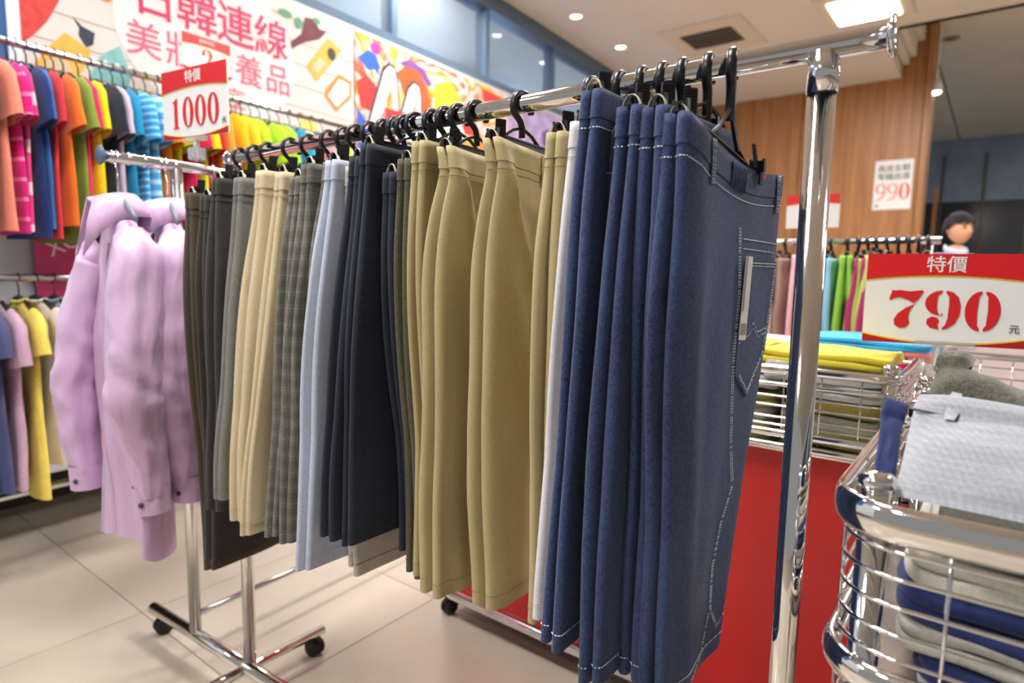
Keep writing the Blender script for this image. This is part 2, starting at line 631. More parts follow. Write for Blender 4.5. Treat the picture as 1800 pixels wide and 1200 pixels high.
flat('kraft_pouch', [(2.865, 2.83), (2.985, 2.785), (2.77, 2.53), (2.69, 2.605)], ymat, po, Y2)
flat('pouch_seal', ell(2.895, 2.735, 0.035, 0.04), mat('poster_olive', '#3f4128', 0.6), po, Y3)
flat('pouch_label', [(2.80, 2.69), (2.85, 2.665), (2.78, 2.585), (2.735, 2.615)], mat('poster_peach', '#e6c6a4', 0.6), po, Y3)
flat('orange_box', [(2.955, 2.625), (3.065, 2.60), (3.06, 2.50), (2.925, 2.375), (2.835, 2.455), (2.84, 2.50)], mat('poster_orange', '#ee8b35', 0.6), po, Y2)
flat('box_face', [(2.955, 2.595), (3.04, 2.58), (3.04, 2.51), (2.93, 2.405), (2.86, 2.465)], mat('poster_pale', '#f3ecf0', 0.6), po, Y3)
flat('berry_branch', [(2.69, 2.90), (2.76, 2.91), (2.80, 2.86), (2.86, 2.865), (2.80, 2.80), (2.68, 2.745), (2.585, 2.68), (2.58, 2.72), (2.66, 2.79)], mat('poster_berry', '#6e2733', 0.6, noise=0.4, nscale=50), po, Y2)
leafm = mat('poster_leaf', '#5f9c74', 0.6)
for (cx, cz, rx, rz_) in ((2.545, 2.875, 0.05, 0.022), (2.64, 2.85, 0.03, 0.032), (2.78, 2.905, 0.03, 0.02)):
    flat('leaf', ell(cx, cz, rx, rz_, 16), leafm, po, Y3)
flat('yellow_blot', ell(2.70, 2.24, 0.07, 0.06, 18), mat('poster_lemon', '#f0dd7c', 0.6), po, Y2)

p2 = empty('poster', wl(0, WALLD - 0.012), AW)
tag(p2, 'colourful painted poster of splashes and white arches right of the plank poster', 'poster')
artm = bpy.data.materials.new('painted_art')
artm.use_nodes = True
nt = artm.node_tree
b = nt.nodes['Principled BSDF']; b.inputs['Roughness'].default_value = 0.5
tc = nt.nodes.new('ShaderNodeTexCoord')
nz = nt.nodes.new('ShaderNodeTexNoise'); nz.inputs['Scale'].default_value = 3.2; nz.inputs['Detail'].default_value = 5; nz.inputs['Distortion'].default_value = 0.8
cr = nt.nodes.new('ShaderNodeValToRGB')
cols = [(0.30, '#2a5bc4'), (0.38, '#e9eef8'), (0.44, '#f2c33a'), (0.49, '#ef7a2c'), (0.54, '#f3e9df'), (0.60, '#e03a2c'), (0.66, '#f0a64a'), (0.72, '#4d7fd6')]
cr.color_ramp.elements[0].position, cr.color_ramp.elements[0].color = cols[0][0], (*rgb(cols[0][1]), 1)
cr.color_ramp.elements[1].position, cr.color_ramp.elements[1].color = cols[-1][0], (*rgb(cols[-1][1]), 1)
for p_, c_ in cols[1:-1]:
    e_ = cr.color_ramp.elements.new(p_); e_.color = (*rgb(c_), 1)
nt.links.new(tc.outputs['Object'], nz.inputs[0]); nt.links.new(nz.outputs[0], cr.inputs[0]); nt.links.new(cr.outputs[0], b.inputs['Base Color'])
flat('sheet', [(3.10, 1.6), (4.95, 1.6), (4.95, 2.95), (3.10, 2.95)], artm, p2, 0.0, 0.004)
lavm = mat('art_lavender', '#b9a3cf', 0.5, noise=0.35, nscale=9)
flat('lavender_field', [(4.95, 1.6), (7.2, 1.6), (7.2, 2.95), (4.95, 2.95)], lavm, p2, 0.0, 0.004)
am = lambda n, c: mat('art_' + n, c, 0.5, noise=0.12, nscale=10)
flat('red_patch', [(3.11, 2.62), (3.20, 2.68), (3.29, 2.64), (3.31, 2.52), (3.26, 2.44), (3.14, 2.46)], am('red', '#e23330'), p2, Y1)
flat('blue_patch', [(3.11, 2.45), (3.28, 2.30), (3.36, 2.10), (3.11, 2.05)], am('blue', '#2c62c9'), p2, Y1)
flat('blue_patch', [(3.12, 2.78), (3.22, 2.86), (3.30, 2.84), (3.34, 2.76), (3.22, 2.72)], am('blue', '#2c62c9'), p2, Y1)
flat('magenta_dot', ell(3.29, 2.885, 0.05, 0.04, 18), am('magenta', '#e0389a'), p2, Y1)
flat('yellow_dot', ell(3.47, 2.90, 0.045, 0.04, 18), am('yellow', '#f1c22f'), p2, Y1)
flat('violet_arc', [(3.52, 2.85), (3.64, 2.91), (3.80, 2.88), (3.90, 2.78), (3.84, 2.76), (3.74, 2.84), (3.60, 2.84)], am('violet', '#7d4a8e'), p2, Y1)
flat('orange_patch', [(3.50, 2.78), (3.60, 2.85), (3.74, 2.84), (3.85, 2.74), (3.90, 2.58), (3.74, 2.50), (3.58, 2.62)], am('orange', '#e85a22'), p2, Y1)
flat('yellow_patch', [(3.92, 2.80), (4.10, 2.86), (4.25, 2.78), (4.22, 2.60), (4.00, 2.52), (3.92, 2.62)], am('yellow', '#f1c22f'), p2, Y1)
flat('red_patch', [(4.28, 2.72), (4.42, 2.76), (4.46, 2.50), (4.28, 2.48)], am('red', '#e23330'), p2, Y1)
flat('red_patch', [(4.55, 2.92), (4.85, 2.90), (4.94, 2.80), (4.60, 2.74)], am('red', '#e23330'), p2, Y1)
# two white arches with dark outline
for (x0, x1, xt, zt, zb) in ((3.20, 3.52, 3.44, 2.80, 2.30), (3.50, 3.76, 3.70, 2.74, 2.36)):
    out = [(x0 - 0.02, zb), (xt - 0.09, zt - 0.03), (xt - 0.02, zt + 0.03), (xt + 0.05, zt + 0.01), (xt + 0.075, zt - 0.08), (x1 + 0.02, zb + 0.1), (x1 - 0.06, zb + 0.1), (xt - 0.005, zt - 0.12), (x0 + 0.10, zb)]
    flat('arch_outline', out, am('dark', '#40303a'), p2, Y2)
    inn = [(x0, zb), (xt - 0.07, zt - 0.05), (xt - 0.015, zt + 0.005), (xt + 0.035, zt - 0.01), (xt + 0.055, zt - 0.08), (x1, zb + 0.1), (x1 - 0.05, zb + 0.1), (xt, zt - 0.13), (x0 + 0.085, zb)]
    flat('arch', inn, am('white', '#f4f1ee'), p2, Y3)
flat('red_band', [(3.38, 2.50), (3.86, 2.52), (3.86, 2.44), (3.38, 2.42)], am('red', '#e23330'), p2, Y4)
flat('white_card', [(3.36, 2.42), (3.86, 2.44), (3.86, 2.10), (3.36, 2.10)], am('white', '#f4f1ee'), p2, Y4)
flat('white_cloud', ell(4.02, 2.46, 0.12, 0.09, 20), am('white', '#f4f1ee'), p2, Y2)
flat('white_cloud', ell(4.20, 2.47, 0.11, 0.08, 20), am('white', '#f4f1ee'), p2, Y2)
vio2 = am('plum', '#7b5c93')
rr = random.Random(3)
for k in range(26):
    x, z = rr.uniform(5.0, 7.0), rr.uniform(1.8, 2.85)
    s_ = rr.uniform(0.05, 0.14)
    flat('plum_mark', [(x, z), (x + s_, z + rr.uniform(-0.03, 0.03)), (x + s_ * 0.8, z + s_ * 1.4), (x - s_ * 0.2, z + s_)], [vio2, am('white', '#f4f1ee'), am('mauve', '#d7bfe0')][k % 3], p2, Y1 - 0.0004 * (k % 5))

# pink poster between the two shirt rails
p3 = empty('poster', wl(0, WALLD - 0.02), AW)
tag(p3, 'small pink poster with tilted white letters between the two shirt rails', 'poster')
flat('sheet', [(1.17, 1.05), (1.95, 1.05), (1.95, 1.50), (1.17, 1.50)], mat('poster3_pink', '#d6447f', 0.45, noise=0.1, nscale=6), p3, 0.0, 0.004)
t_ = stand_text('lettering', 'XO', 0.10, mat('poster_letter_halo', '#fbf7f7', 0.5), p3, 1.29, -0.006, 1.43)
t_.rotation_euler = (math.pi / 2, -0.45, 0)

# ------------------------------------------------------------------ ceiling fittings
lampm = mat('troffer_glow', (1.0, 0.98, 0.94), 0.5, emit=9.0)
alum = mat('louver_white', '#e8e4dc', 0.4)
for k, (tm, tn) in enumerate(TROFFERS):
    t = empty('ceiling_light', mn(tm, tn, CEIL if k < 9 else 4.34), AN)
    lab = 'louvred fluorescent ceiling light above the end of the chrome rail' if k == 0 else 'louvred fluorescent ceiling light above the frame, %s along the ceiling grid' % ['', 'second', 'third', 'fourth', 'fifth', 'sixth', 'seventh', 'eighth', 'ninth', 'tenth', 'added as eleventh'][k]
    tag(t, lab, 'ceiling light', 'fluorescent ceiling lights')
    MB().box(-0.42, 0.42, -0.36, 0.36, -0.012, 0.0, 0.004).build('surround', mat('troffer_surround', '#d9c6ab', 0.7), t)
    MB().box(-0.28, 0.28, -0.26, 0.26, -0.02, -0.013).build('tube_panel', lampm, t)
    for i in range(5):
        x = -0.28 + 0.14 * i
        MB().box(x - 0.006, x + 0.006, -0.26, 0.26, -0.032, -0.02).build('louver', alum, t)
v = empty('air_vent', mn(2.52, 6.56, CEIL), AN)
tag(v, 'square ceiling air vent with dark slanted louvers left of the lit panel', 'air vent')
MB().box(-0.45, 0.45, -0.42, 0.42, -0.01, 0.0, 0.003).build('surround', mat('troffer_surround', '#d9c6ab', 0.7), v)
MB().box(-0.22, 0.22, -0.26, 0.26, -0.014, -0.0101).build('opening', mat('vent_shade', '#2a231d', 0.8), v)  # solid dark sheet, painted as the shade inside the vent
for i in range(6):
    x = -0.18 + 0.072 * i
    MB().box(-0.013, 0.013, -0.26, 0.26, -0.002, 0.002, mtx=Matrix.Translation((x, 0, -0.026)) @ Matrix.Rotation(-0.35, 4, 'Y')).build('louver', mat('vent_slat', '#b9a588', 0.5), v)
dl = mat('downlight_glow', (1.0, 0.93, 0.8), 0.5, emit=14.0)
DL = [((3.37, 5.29), 'recessed downlight near the window frame, nearer of the two left of the air vent'),
      ((3.41, 6.26), 'recessed downlight near the window frame, farther of the two left of the air vent'),
      ((3.91, 4.47), 'recessed downlight at the top edge above the painted poster')]
for (p_, lab) in DL:
    t = empty('downlight', mn(p_[0], p_[1], CEIL), 0)
    tag(t, lab, 'downlight', 'recessed downlights')
    MB().lathe([(0.075, 0), (0.075, -0.008), (0.055, -0.012), (0.05, -0.004)], 20).build('trim_ring', alum, t, True)
    MB().lathe([(0.05, -0.005), (0.03, -0.012), (0.005, -0.015)], 16).build('bulb', dl, t, True)
for (p_, lab) in (((0.72, 9.9), 'unlit recessed downlight beside the top of the wood wall'), ((-0.2, 10.4), 'unlit recessed downlight in the raised ceiling at the right edge')):
    t = empty('downlight', mn(p_[0], p_[1], 4.34), 0)
    tag(t, lab, 'downlight', 'recessed downlights')
    MB().lathe([(0.10, 0), (0.10, -0.008), (0.07, -0.012), (0.06, -0.004)], 20).build('trim_ring', mat('downlight_rim', '#a08a6c', 0.4), t, True)
    MB().lathe([(0.06, -0.005), (0.03, -0.006), (0.005, -0.006)], 16).build('reflector', steel, t, True)
t = empty('spotlight', mn(0.78, 9.3, 3.62), AN)
tag(t, 'small lit spotlight on a short arm beside the wood wall', 'spotlight')
MB().tube([(0, 0, 0.72), (0, 0, 0.05)], 0.012).build('stem', alum, t)
MB().lathe([(0.02, 0.08), (0.05, 0.06), (0.07, -0.02), (0.072, -0.06)], 16).build('shade', alum, t, True)
MB().lathe([(0.06, -0.05), (0.05, -0.075), (0.005, -0.09)], 16).build('bulb', dl, t, True)

# ================================================================== RACKS
RAIL_Z = 1.65
P0 = Vector((0.4229, 0.8996, 0))           # near post of the trouser rack
FAR_S = 1.555


def caster(parent, x, y, z_top=0.065):
    c = empty('caster', (x, y, 0), random.uniform(-0.6, 0.6), parent)
    wm = Matrix.Translation((0.012, 0, 0.03)) @ Matrix.Rotation(math.pi / 2, 4, 'X')
    w_ = MB()
    for off in (-0.014, 0.014):
        w_.lathe([(0.008, -0.008), (0.026, -0.008), (0.030, -0.004), (0.030, 0.004), (0.026, 0.008), (0.008, 0.008)], 18, Matrix.Translation((0.012, off, 0.030)) @ Matrix.Rotation(math.pi / 2, 4, 'X'))
    w_.build('wheel', rubber, c, True)
    MB().box(-0.012, 0.03, -0.004, 0.004, 0.02, 0.062, 0.002).lathe([(0.011, 0.055), (0.011, z_top + 0.005)], 12).build('fork', black, c)
    return c


rack = empty('clothes_rack', (P0.x, P0.y, 0), AN + math.pi / 2)     # local x = M, local -y = N
tag(rack, 'chrome clothes rack carrying the long row of hanging trousers', 'clothes rack')
MB().tube([(-0.078, 0, RAIL_Z), (FAR_S + 0.02, 0, RAIL_Z)], 0.0165, 24).build('rail', chrome, rack, True)
MB().lathe([(0.004, -0.003), (0.026, -0.003), (0.027, 0.0), (0.024, 0.004), (0.0165, 0.006)], 24, Matrix.Translation((-0.081, 0, RAIL_Z)) @ Matrix.Rotation(math.pi / 2, 4, 'Y')).build('end_cap', chrome, rack, True)
MB().lathe([(0.0165, -0.006), (0.021, -0.004), (0.022, 0.002), (0.004, 0.004)], 24, Matrix.Translation((FAR_S + 0.022, 0, RAIL_Z)) @ Matrix.Rotation(math.pi / 2, 4, 'Y')).build('end_cap', chrome, rack, True)
for x in (0.0, FAR_S):
    MB().tube([(x, 0, 0.085), (x, 0, RAIL_Z - 0.062)], 0.0192, 24).build('post', chrome, rack, True)
    MB().tube([(x, 0, RAIL_Z - 0.060), (x, 0, RAIL_Z - 0.006)], 0.0205, 24).build('post_sleeve', chrome, rack, True)
    MB().tube([(x, 0, RAIL_Z - 0.0625), (x, 0, RAIL_Z - 0.0595)], 0.0198, 24).build('joint_ring', black, rack, True)
    MB().tube([(x, -0.27, 0.085), (x, 0.27, 0.085)], 0.016, 16).build('foot_bar', chrome, rack, True)
    for y in (-0.245, 0.245):
        caster(rack, x, y)

CB = Vector((-1.0457, 2.0362, 0)) - N * 0.03          # near post of the jacket rack
rack2 = empty('clothes_rack', CB, AC)
tag(rack2, 'chrome clothes rack carrying the lilac jackets, its cross foot on casters in view', 'clothes rack')
MB().tube([(-0.212, 0, RAIL_Z), (1.35, 0, RAIL_Z)], 0.0155, 20).build('rail', chrome, rack2, True)
MB().lathe([(0.004, -0.004), (0.026, -0.003), (0.028, 0.0), (0.024, 0.004), (0.0155, 0.006)], 20, Matrix.Translation((-0.215, 0, RAIL_Z)) @ Matrix.Rotation(math.pi / 2, 4, 'Y')).build('end_cap', mat('grey_cap', '#5d6d84', 0.35), rack2, True)
for k in range(5):
    x = -0.185 + 0.045 * k
    MB().lathe([(0.0158, -0.004), (0.019, -0.002), (0.019, 0.002), (0.0158, 0.004)], 16, Matrix.Translation((x, 0, RAIL_Z)) @ Matrix.Rotation(math.pi / 2, 4, 'Y'), caps=False).build('stop_ring', chrome, rack2, True)
for x in (0.0, 1.2):
    MB().tube([(x, 0, 0.085), (x, 0, RAIL_Z - 0.01)], 0.0185, 20).build('post', steel, rack2, True)
    MB().tube([(x, -0.50, 0.088), (x, 0.29, 0.088)], 0.021, 18).build('foot_bar', chrome, rack2, True)
    for y in (-0.44, 0.25):
        caster(rack2, x, y)
MB().tube([(0, 0, 0.16), (1.2, 0, 0.16)], 0.011, 14).build('brace', steel, rack2, True)

# ================================================================== HANGERS
ridge_m = black


def clip_part(parent, u, z, side, lean):
    """spring clip: two jaws, a body and a ribbed lever that leans away"""
    c = MB()
    c.box(-0.007, 0.007, -0.0095, 0.0095, -0.006, 0.013, 0.002)
    for sy in (-1, 1):
        c.box(-0.006, 0.006, sy * 0.0055 - 0.002, sy * 0.0055 + 0.002, -0.024, -0.004, 0.0012)
        c.box(-0.004, 0.004, sy * 0.010 - 0.0015, sy * 0.010 + 0.0015, -0.004, 0.016)
    o = c.build('clip', black, parent)
    o.location = (u, 0, z)
    l = MB().box(-0.0095, 0.0095, -0.0025, 0.0025, 0, 0.036, 0.0008)
    for k in range(6):
        l.box(-0.0085, 0.0085, -0.0038, -0.0025, 0.010 + k * 0.0042, 0.0122 + k * 0.0042)
    lo = l.build('lever', black, o)
    lo.location = (0.017 * side, -0.004, 0.000)
    lo.rotation_euler = (lean * 0.6, 0.06 * side, -0.75 if side > 0 else 0.4)
    return o


def clip_hanger(base, rz, zbar, uL, uR, label, swing=0.0, group='black clip hangers on the trouser rail', dz=0.0, hookr=0.0255, slope=0.0):
    """base: point of the rail (z = rail); zbar: height of the bar. local x along the bar"""
    h = empty('clothes_hanger', (base[0], base[1], 0), rz)
    tag(h, label, 'clothes hanger', group)
    rc = hookr
    zc = base[2] - (rc - 0.0165 - 0.0052)
    pts = []
    for k in range(15):
        a = R(-25 + (245 + 25) * k / 14)
        pts.append((rc * math.cos(a), 0, zc + rc * math.sin(a)))
    zn = min(zc - rc - 0.012, zbar + 0.03)
    pts += [(-0.004, 0, zc - rc - 0.004), (0, 0, zn), (0, 0, zbar + 0.012)]
    ca, sa = math.cos(swing), math.sin(swing)
    pts = [(x * ca, x * sa, z) for x, y, z in pts]
    MB().tube(pts, 0.004, 8, flat=(0.0078, 0.0044), ref=(-sa, ca, 0)).build('hook', black, h, True)
    f = MB()
    apex = zbar + 0.030
    w_ = min(0.062, -uL * 0.6)

    def zb(u):
        return zbar - slope * (u - uL)
    for sx in (-1, 1):
        f.tube([(0, 0, apex), (sx * w_ * 0.55, 0, zb(sx * w_) + 0.020), (sx * w_, 0, zb(sx * w_) + 0.004)], 0.004, 6, flat=(0.0045, 0.003), ref=(0, 1, 0))
    shear = Matrix(((1, 0, 0, 0), (0, 1, 0, 0), (-slope, 0, 1, slope * uL), (0, 0, 0, 1)))
    f.box(uL, uR, -0.0042, 0.0042, zbar - 0.0055, zbar - 0.0025, mtx=shear)
    f.box(uL, uR, -0.0042, 0.0042, zbar + 0.0035, zbar + 0.0065, mtx=shear)
    f.box(uL, uR, -0.0022, 0.0022, zbar - 0.003, zbar + 0.004, mtx=shear)
    f.build('frame', black, h)
    clip_part(h, uL + 0.012, zb(uL) - 0.004, 1, -0.25)
    clip_part(h, uR - 0.012, zb(uR) - 0.004, -1, -0.25)
    return h


# ================================================================== TROUSERS
class Pants:
    """folded lengthwise: two legs one behind the other, hung by the waistband.
    local x = u along the hanger, -y = towards the near end of the rail, z up"""
    def __init__(s, uL, uR, zt, zh, uLh, uRh, seed=0, c0=0.0105, t0=0.0080, c1=0.0105, t1=0.0078, sag=0.0, hs=0.0, tilt=0.0, amp=0.005, ridges=(), bulge=0.02, wav=1.0, skew=0.0):
        s.__dict__.update(locals())
        r = random.Random(seed)
        s.ph = [r.uniform(0, 6.28) for _ in range(8)]
        s.dfar = r.uniform(-0.012, 0.006)
        s.zfar = r.uniform(-0.012, 0.014)

    def L(s, f):
        return lerp(s.uL, s.uLh, sst(f * 1.02) * 0.55 + 0.45 * f) - s.bulge * math.sin(math.pi * min(1, f * 1.5)) * 0.6 + 0.004 * s.wav * math.sin(6 * f + s.ph[0]) * sst(f * 5)

    def Rr(s, f):
        return lerp(s.uR, s.uRh, f) + s.bulge * math.sin(math.pi * min(1, f * 1.6)) + 0.005 * s.wav * math.sin(5 * f + s.ph[1]) * sst(f * 5)

    def c(s, f):
        return lerp(s.c0, s.c1, sst(f * 3)) + 0.0012 * math.sin(9 * f + s.ph[2])

    def t(s, f):
        return lerp(s.t0, s.t1, sst(f * 3)) + 0.001 * math.sin(7 * f + s.ph[3])

    def disp(s, u, f):
        k = (u - s.uL)
        d = s.amp * sst(f * 2.2) * (math.sin(26 * k + s.ph[4] + 2.0 * f) * 0.6 + math.sin(47 * k + s.ph[5] - 1.2 * f) * 0.3)
        d += s.amp * 0.5 * math.sin(11 * f + s.ph[6]) * sst(f * 3)
        for (u0, f0, u1, f1, sg, a) in s.ridges:
            if f0 - 0.1 < f < f1 + 0.15:
                g = (f - f0) / (f1 - f0)
                uc = lerp(u0, u1, g)
                w = math.exp(-((u - uc) / sg) ** 2)
                d -= a * w * sst((f - f0 + 0.1) * 8) * (1 - sst((f - f1 + 0.02) * 7))
        return d + s.skew * f

    def zz(s, u, f, far=0.0):
        wdt = s.uR - s.uL
        k = (u - s.uL) / wdt
        top = s.zt - s.sag * math.sin(math.pi * max(0, min(1, k))) - s.tilt * k
        bot = s.zh + s.hs * max(0.0, k) + s.zfar * far
        return lerp(top, bot, f)

    def ring(s, f, off=0.0, nf=14):
        """closed outline of both legs at height f; list of points"""
        L, Rr, c, t = s.L(f) - off, s.Rr(f) + off, s.c(f), s.t(f) + off
        r = t
        cr = 0.27
        g = sst((f - cr) * 14)
        mid = (L + Rr) / 2
        ugL = lerp(L + 0.045, mid - 0.001, g)
        ugR = lerp(Rr - 0.02, mid + 0.001, g)
        Lf = L + s.dfar * sst(f * 4)
        P = []

        def q(u, y, far=0.0):
            P.append(Vector((u, y + s.disp(u, f), s.zz(u, f, far))))
        for i in range(nf):
            u = lerp(L + r, Rr - r, i / (nf - 1)); q(u, -(c + t))
        for a in (-60, -20, 20, 60):
            q(Rr - r + r * math.cos(R(a)), -c + t * math.sin(R(a)))
        q(lerp(Rr - r, ugR, 0.3), -max(0.0008, c - t)); q(ugR, -0.0006)
        q(ugR, 0.0006, 1); q(lerp(Rr - r, ugR, 0.3), max(0.0008, c - t), 1)
        for a in (-60, -20, 20, 60):
            q(Rr - r + r * math.cos(R(a)), c + t * math.sin(R(a)), 1)
        for i in range(nf):
            u = lerp(Rr - r, Lf + r, i / (nf - 1)); q(u, c + t, 1)
        for a in (120, 160, 200, 240):
            q(Lf + r + r * math.cos(R(a)), c + t * math.sin(R(a)), 1)
        q(lerp(Lf + r, ugL, 0.3), max(0.0008, c - t), 1); q(ugL, 0.0006, 1)
        q(ugL, -0.0006); q(lerp(L + r, ugL, 0.3), -max(0.0008, c - t))
        for a in (120, 160, 200, 240):
            q(L + r + r * math.cos(R(a)), -c + t * math.sin(R(a)))
        return P

    def body(s, rows=40, f0=0.0, f1=1.0, off=0.0):
        v, fc = [], []
        n = None
        for i in range(rows + 1):
            f = lerp(f0, f1, i / rows)
            p = s.ring(f, off)
            n = len(p)
            v += p
        for i in range(rows):
            for k in range(n):
                k2 = (k + 1) % n
                fc.append((i * n + k, (i + 1) * n + k, (i + 1) * n + k2, i * n + k2))
        return v, fc, n

    def band(s, h, off=0.0016):
        v, fc, n = s.body(3, -0.006, h, off)
        inner = s.ring(-0.006, off - 0.0028)
        k0 = len(v)
        v += inner
        low = s.ring(h, off - 0.0028)
        for k in range(n):
            k2 = (k + 1) % n
            fc.append((k, k2, k0 + k2, k0 + k))
        k1 = len(v)
        v += low
        for k in range(n):
            k2 = (k + 1) % n
            fc.append((k0 + k, k0 + k2, k1 + k2, k1 + k))
        return v, fc

    def near(s, u, f, off=0.001):
        return Vector((u, -(s.c(f) + s.t(f)) + s.disp(u, f) - off, s.zz(u, f)))

    def f_at(s, u, z):
        a, b = s.zz(u, 0), s.zz(u, 1)
        return (z - a) / (b - a)

    def nearz(s, u, z, off=0.001):
        return s.near(u, s.f_at(u, z), off)


def dashes(mb, pts, ln=0.0032, gap=0.0016, w=0.00072, d=0.0005):
    """row of short thread stitches along a polyline"""
    acc = 0.0
    seg = []
    for a, b in zip(pts, pts[1:]):
        a, b = Vector(a), Vector(b)
        L = (b - a).length
        if L < 1e-6:
            continue
        t = (b - a) / L
        x = acc
        while x < L:
            e = min(x + ln, L)
            p, q_ = a + t * x, a + t * e
            n = Vector((0, 0, 1)).cross(t)
            if n.length < 0.2:
                n = Vector((1, 0, 0))
            n.normalize()
            m_ = t.cross(n)
            mb.tube([p, q_], w, 4)
            x += ln + gap
        acc = max(0.0, x - L)


def edge_path(P, f, off, kinds='NL'):
    """points round the near leg and the left folds at height f, for seam lines"""
    r = P.ring(f, off)
    nf = 14
    nearL = r[-4:]
    nearF = r[:nf]
    farL = r[nf + 4 + 4 + 4 + nf: nf + 4 + 4 + 4 + nf + 4]
    return (nearL + nearF), farL


def trousers(s_pos, yaw, P, m, label, short, loops=(), stitch=None, stitch_dash=False, hem=0.028, band_h=0.036, uclipR=None, swing=0.0, ribbon_on=True, crease=False, hanger_dz=0.0, cat='trousers', waist_sewn=0.05, base=None, railz=RAIL_Z, group='trousers on the chrome rack', hgroup='black clip hangers on the trouser rail', rows=40, hl=None, slope=0.0):
    base = P0 + M * s_pos if base is None else base
    rz = AN + R(yaw)
    root = empty('trousers', (base.x, base.y, 0), rz)
    tag(root, label, cat, group)
    v, fc, n = P.body(rows)
    obj('legs', v, fc, m, root, True)
    ln = P.zt - P.zh
    v, fc = P.band(band_h / ln)
    obj('waistband', v, fc, m, root, True)
    seam = mat('seam_' + m.name, tuple(x for x in (0.03, 0.03, 0.03)), 0.9) if stitch is None else stitch
    for f, nm_ in ((waist_sewn / ln, 'waist_stitching'), (1 - hem / ln, 'hem_stitching')):
        sm = MB()
        for path in edge_path(P, f, 0.0012):
            if stitch_dash:
                dashes(sm, path)
            else:
                sm.tube(path, 0.0005, 4)
        tag(sm.build(nm_, seam, root), kind='stuff')
    for u in loops:
        f = []
        hw = 0.0065
        bl = MB()
        z0, z1 = P.zz(u, 0) + 0.003, P.zz(u, 0) - 0.058
        ring = []
        for k in range(5):
            z = lerp(z0, z1, k / 4)
            o_ = 0.004 if 0 < k < 4 else 0.002
            a = P.nearz(u - hw, max(z, -9), o_); c_ = P.nearz(u + hw, z, o_)
            a.z = z; c_.z = z
            ring.append((a, c_))
        vs, fs = [], []
        for a, c_ in ring:
            vs += [a, c_, c_ + Vector((0, 0.0018, 0)), a + Vector((0, 0.0018, 0))]
        for k in range(4):
            for j in range(4):
                j2 = (j + 1) % 4
                fs.append((k * 4 + j, k * 4 + j2, k * 4 + 4 + j2, k * 4 + 4 + j))
        fs += [(3, 2, 1, 0), (16, 17, 18, 19)]
        bl.add(vs, fs)
        blo = bl.build('belt_loop', m, root)
        if stitch_dash:
            s2 = MB()
            for du in (-0.0035, 0.0035):
                dashes(s2, [P.nearz(u + du, lerp(z0, z1, k / 6), 0.0045) for k in range(7)])
            tag(s2.build('stitching', seam, blo), kind='stuff')
    if ribbon_on:
        # hanging tape looped over the clip
        cc = P.c(0) + 0.003
        uu = P.uL + 0.012
        pts = []
        for k in range(13):
            a = R(180 * k / 12)
            pts.append((uu, -cc * math.cos(a), P.zz(uu, 0) - 0.004 + 0.026 * math.sin(a) ** 0.8))
        MB().tube(pts, 0.001, 6, flat=(0.0042, 0.0009), ref=(1, 0, 0)).build('hanging_tape', ribbon, root, True)
    hx = uclipR if uclipR is not None else P.uR - 0.05
    clip_hanger((base.x, base.y, railz), rz, P.zt + 0.012 + hanger_dz, P.uL + 0.004, hx, hl or ('black clip hanger holding the ' + short), swing, hgroup, slope=slope)
    return root


denim = fabric('denim_blue', '#28385d', 0.85, 0.42, 1100, 0.35, True)
denim_d = fabric('denim_dark', '#1d2438', 0.85, 0.34, 1100, 0.3, True)
khaki = fabric('khaki_cotton', '#b3a478', 0.75, 0.08, 1300, 0.12)
khaki_s = mat('khaki_thread', '#8d7547', 0.8)
olive = fabric('olive_wool', '#5b5647', 0.85, 0.2)
navy = fabric('navy_twill', '#252a38', 0.8, 0.24)
navy_s = mat('navy_thread', '#151823', 0.8)
greywhite = fabric('pale_grey_cotton', '#d6d3d8', 0.8, 0.08)
lightblue = fabric('light_blue_cotton', '#b9c1d4', 0.75, 0.09)
palegrey = fabric('pale_stone_cotton', '#bdb8ae', 0.8, 0.1)
plaid1 = plaid('grey_check', '#7b7970', '#4d4c45', '#959286', per=0.036)
beige = fabric('beige_cotton', '#cbbb99', 0.75, 0.08)
grey = fabric('grey_twill', '#77756f', 0.8, 0.16)
brownd = fabric('dark_brown_wool', '#4b4335', 0.85, 0.22)
brownb = fabric('near_black_wool', '#35322d', 0.85, 0.24)
grey_s = mat('grey_thread', '#4b4a46', 0.8)
beige_s = mat('beige_thread', '#a48f66', 0.8)

# --- jeans, nearest to the farthest
JP = Pants(-0.168, 0.185, 1.546, 0.700, -0.165, 0.03, 1, amp=0.004, sag=0.026, tilt=0.040, hs=0.05, bulge=0.018, c0=0.012,
           ridges=((-0.13, 0.05, -0.10, 0.95, 0.02, 0.006), (-0.02, 0.3, -0.07, 0.95, 0.03, 0.006)))
j1 = trousers(0.126, -5, JP, denim, 'front-most blue jeans with white-stitched back pocket and hanging tag', 'front-most blue jeans', loops=(-0.096, 0.150), stitch=thread_w, stitch_dash=True, uclipR=0.075, swing=0.35, waist_sewn=0.052, slope=0.21)
st = MB()


def jline(pts, n=8, off=0.0016):
    out = []
    for (a, b_) in zip(pts, pts[1:]):
        for k in range(n):
            u, z = lerp(a[0], b_[0], k / n), lerp(a[1], b_[1], k / n)
            u = min(u, JP.Rr(JP.f_at(u, z)) - 0.012)
            out.append(JP.nearz(u, z, off))
    return out


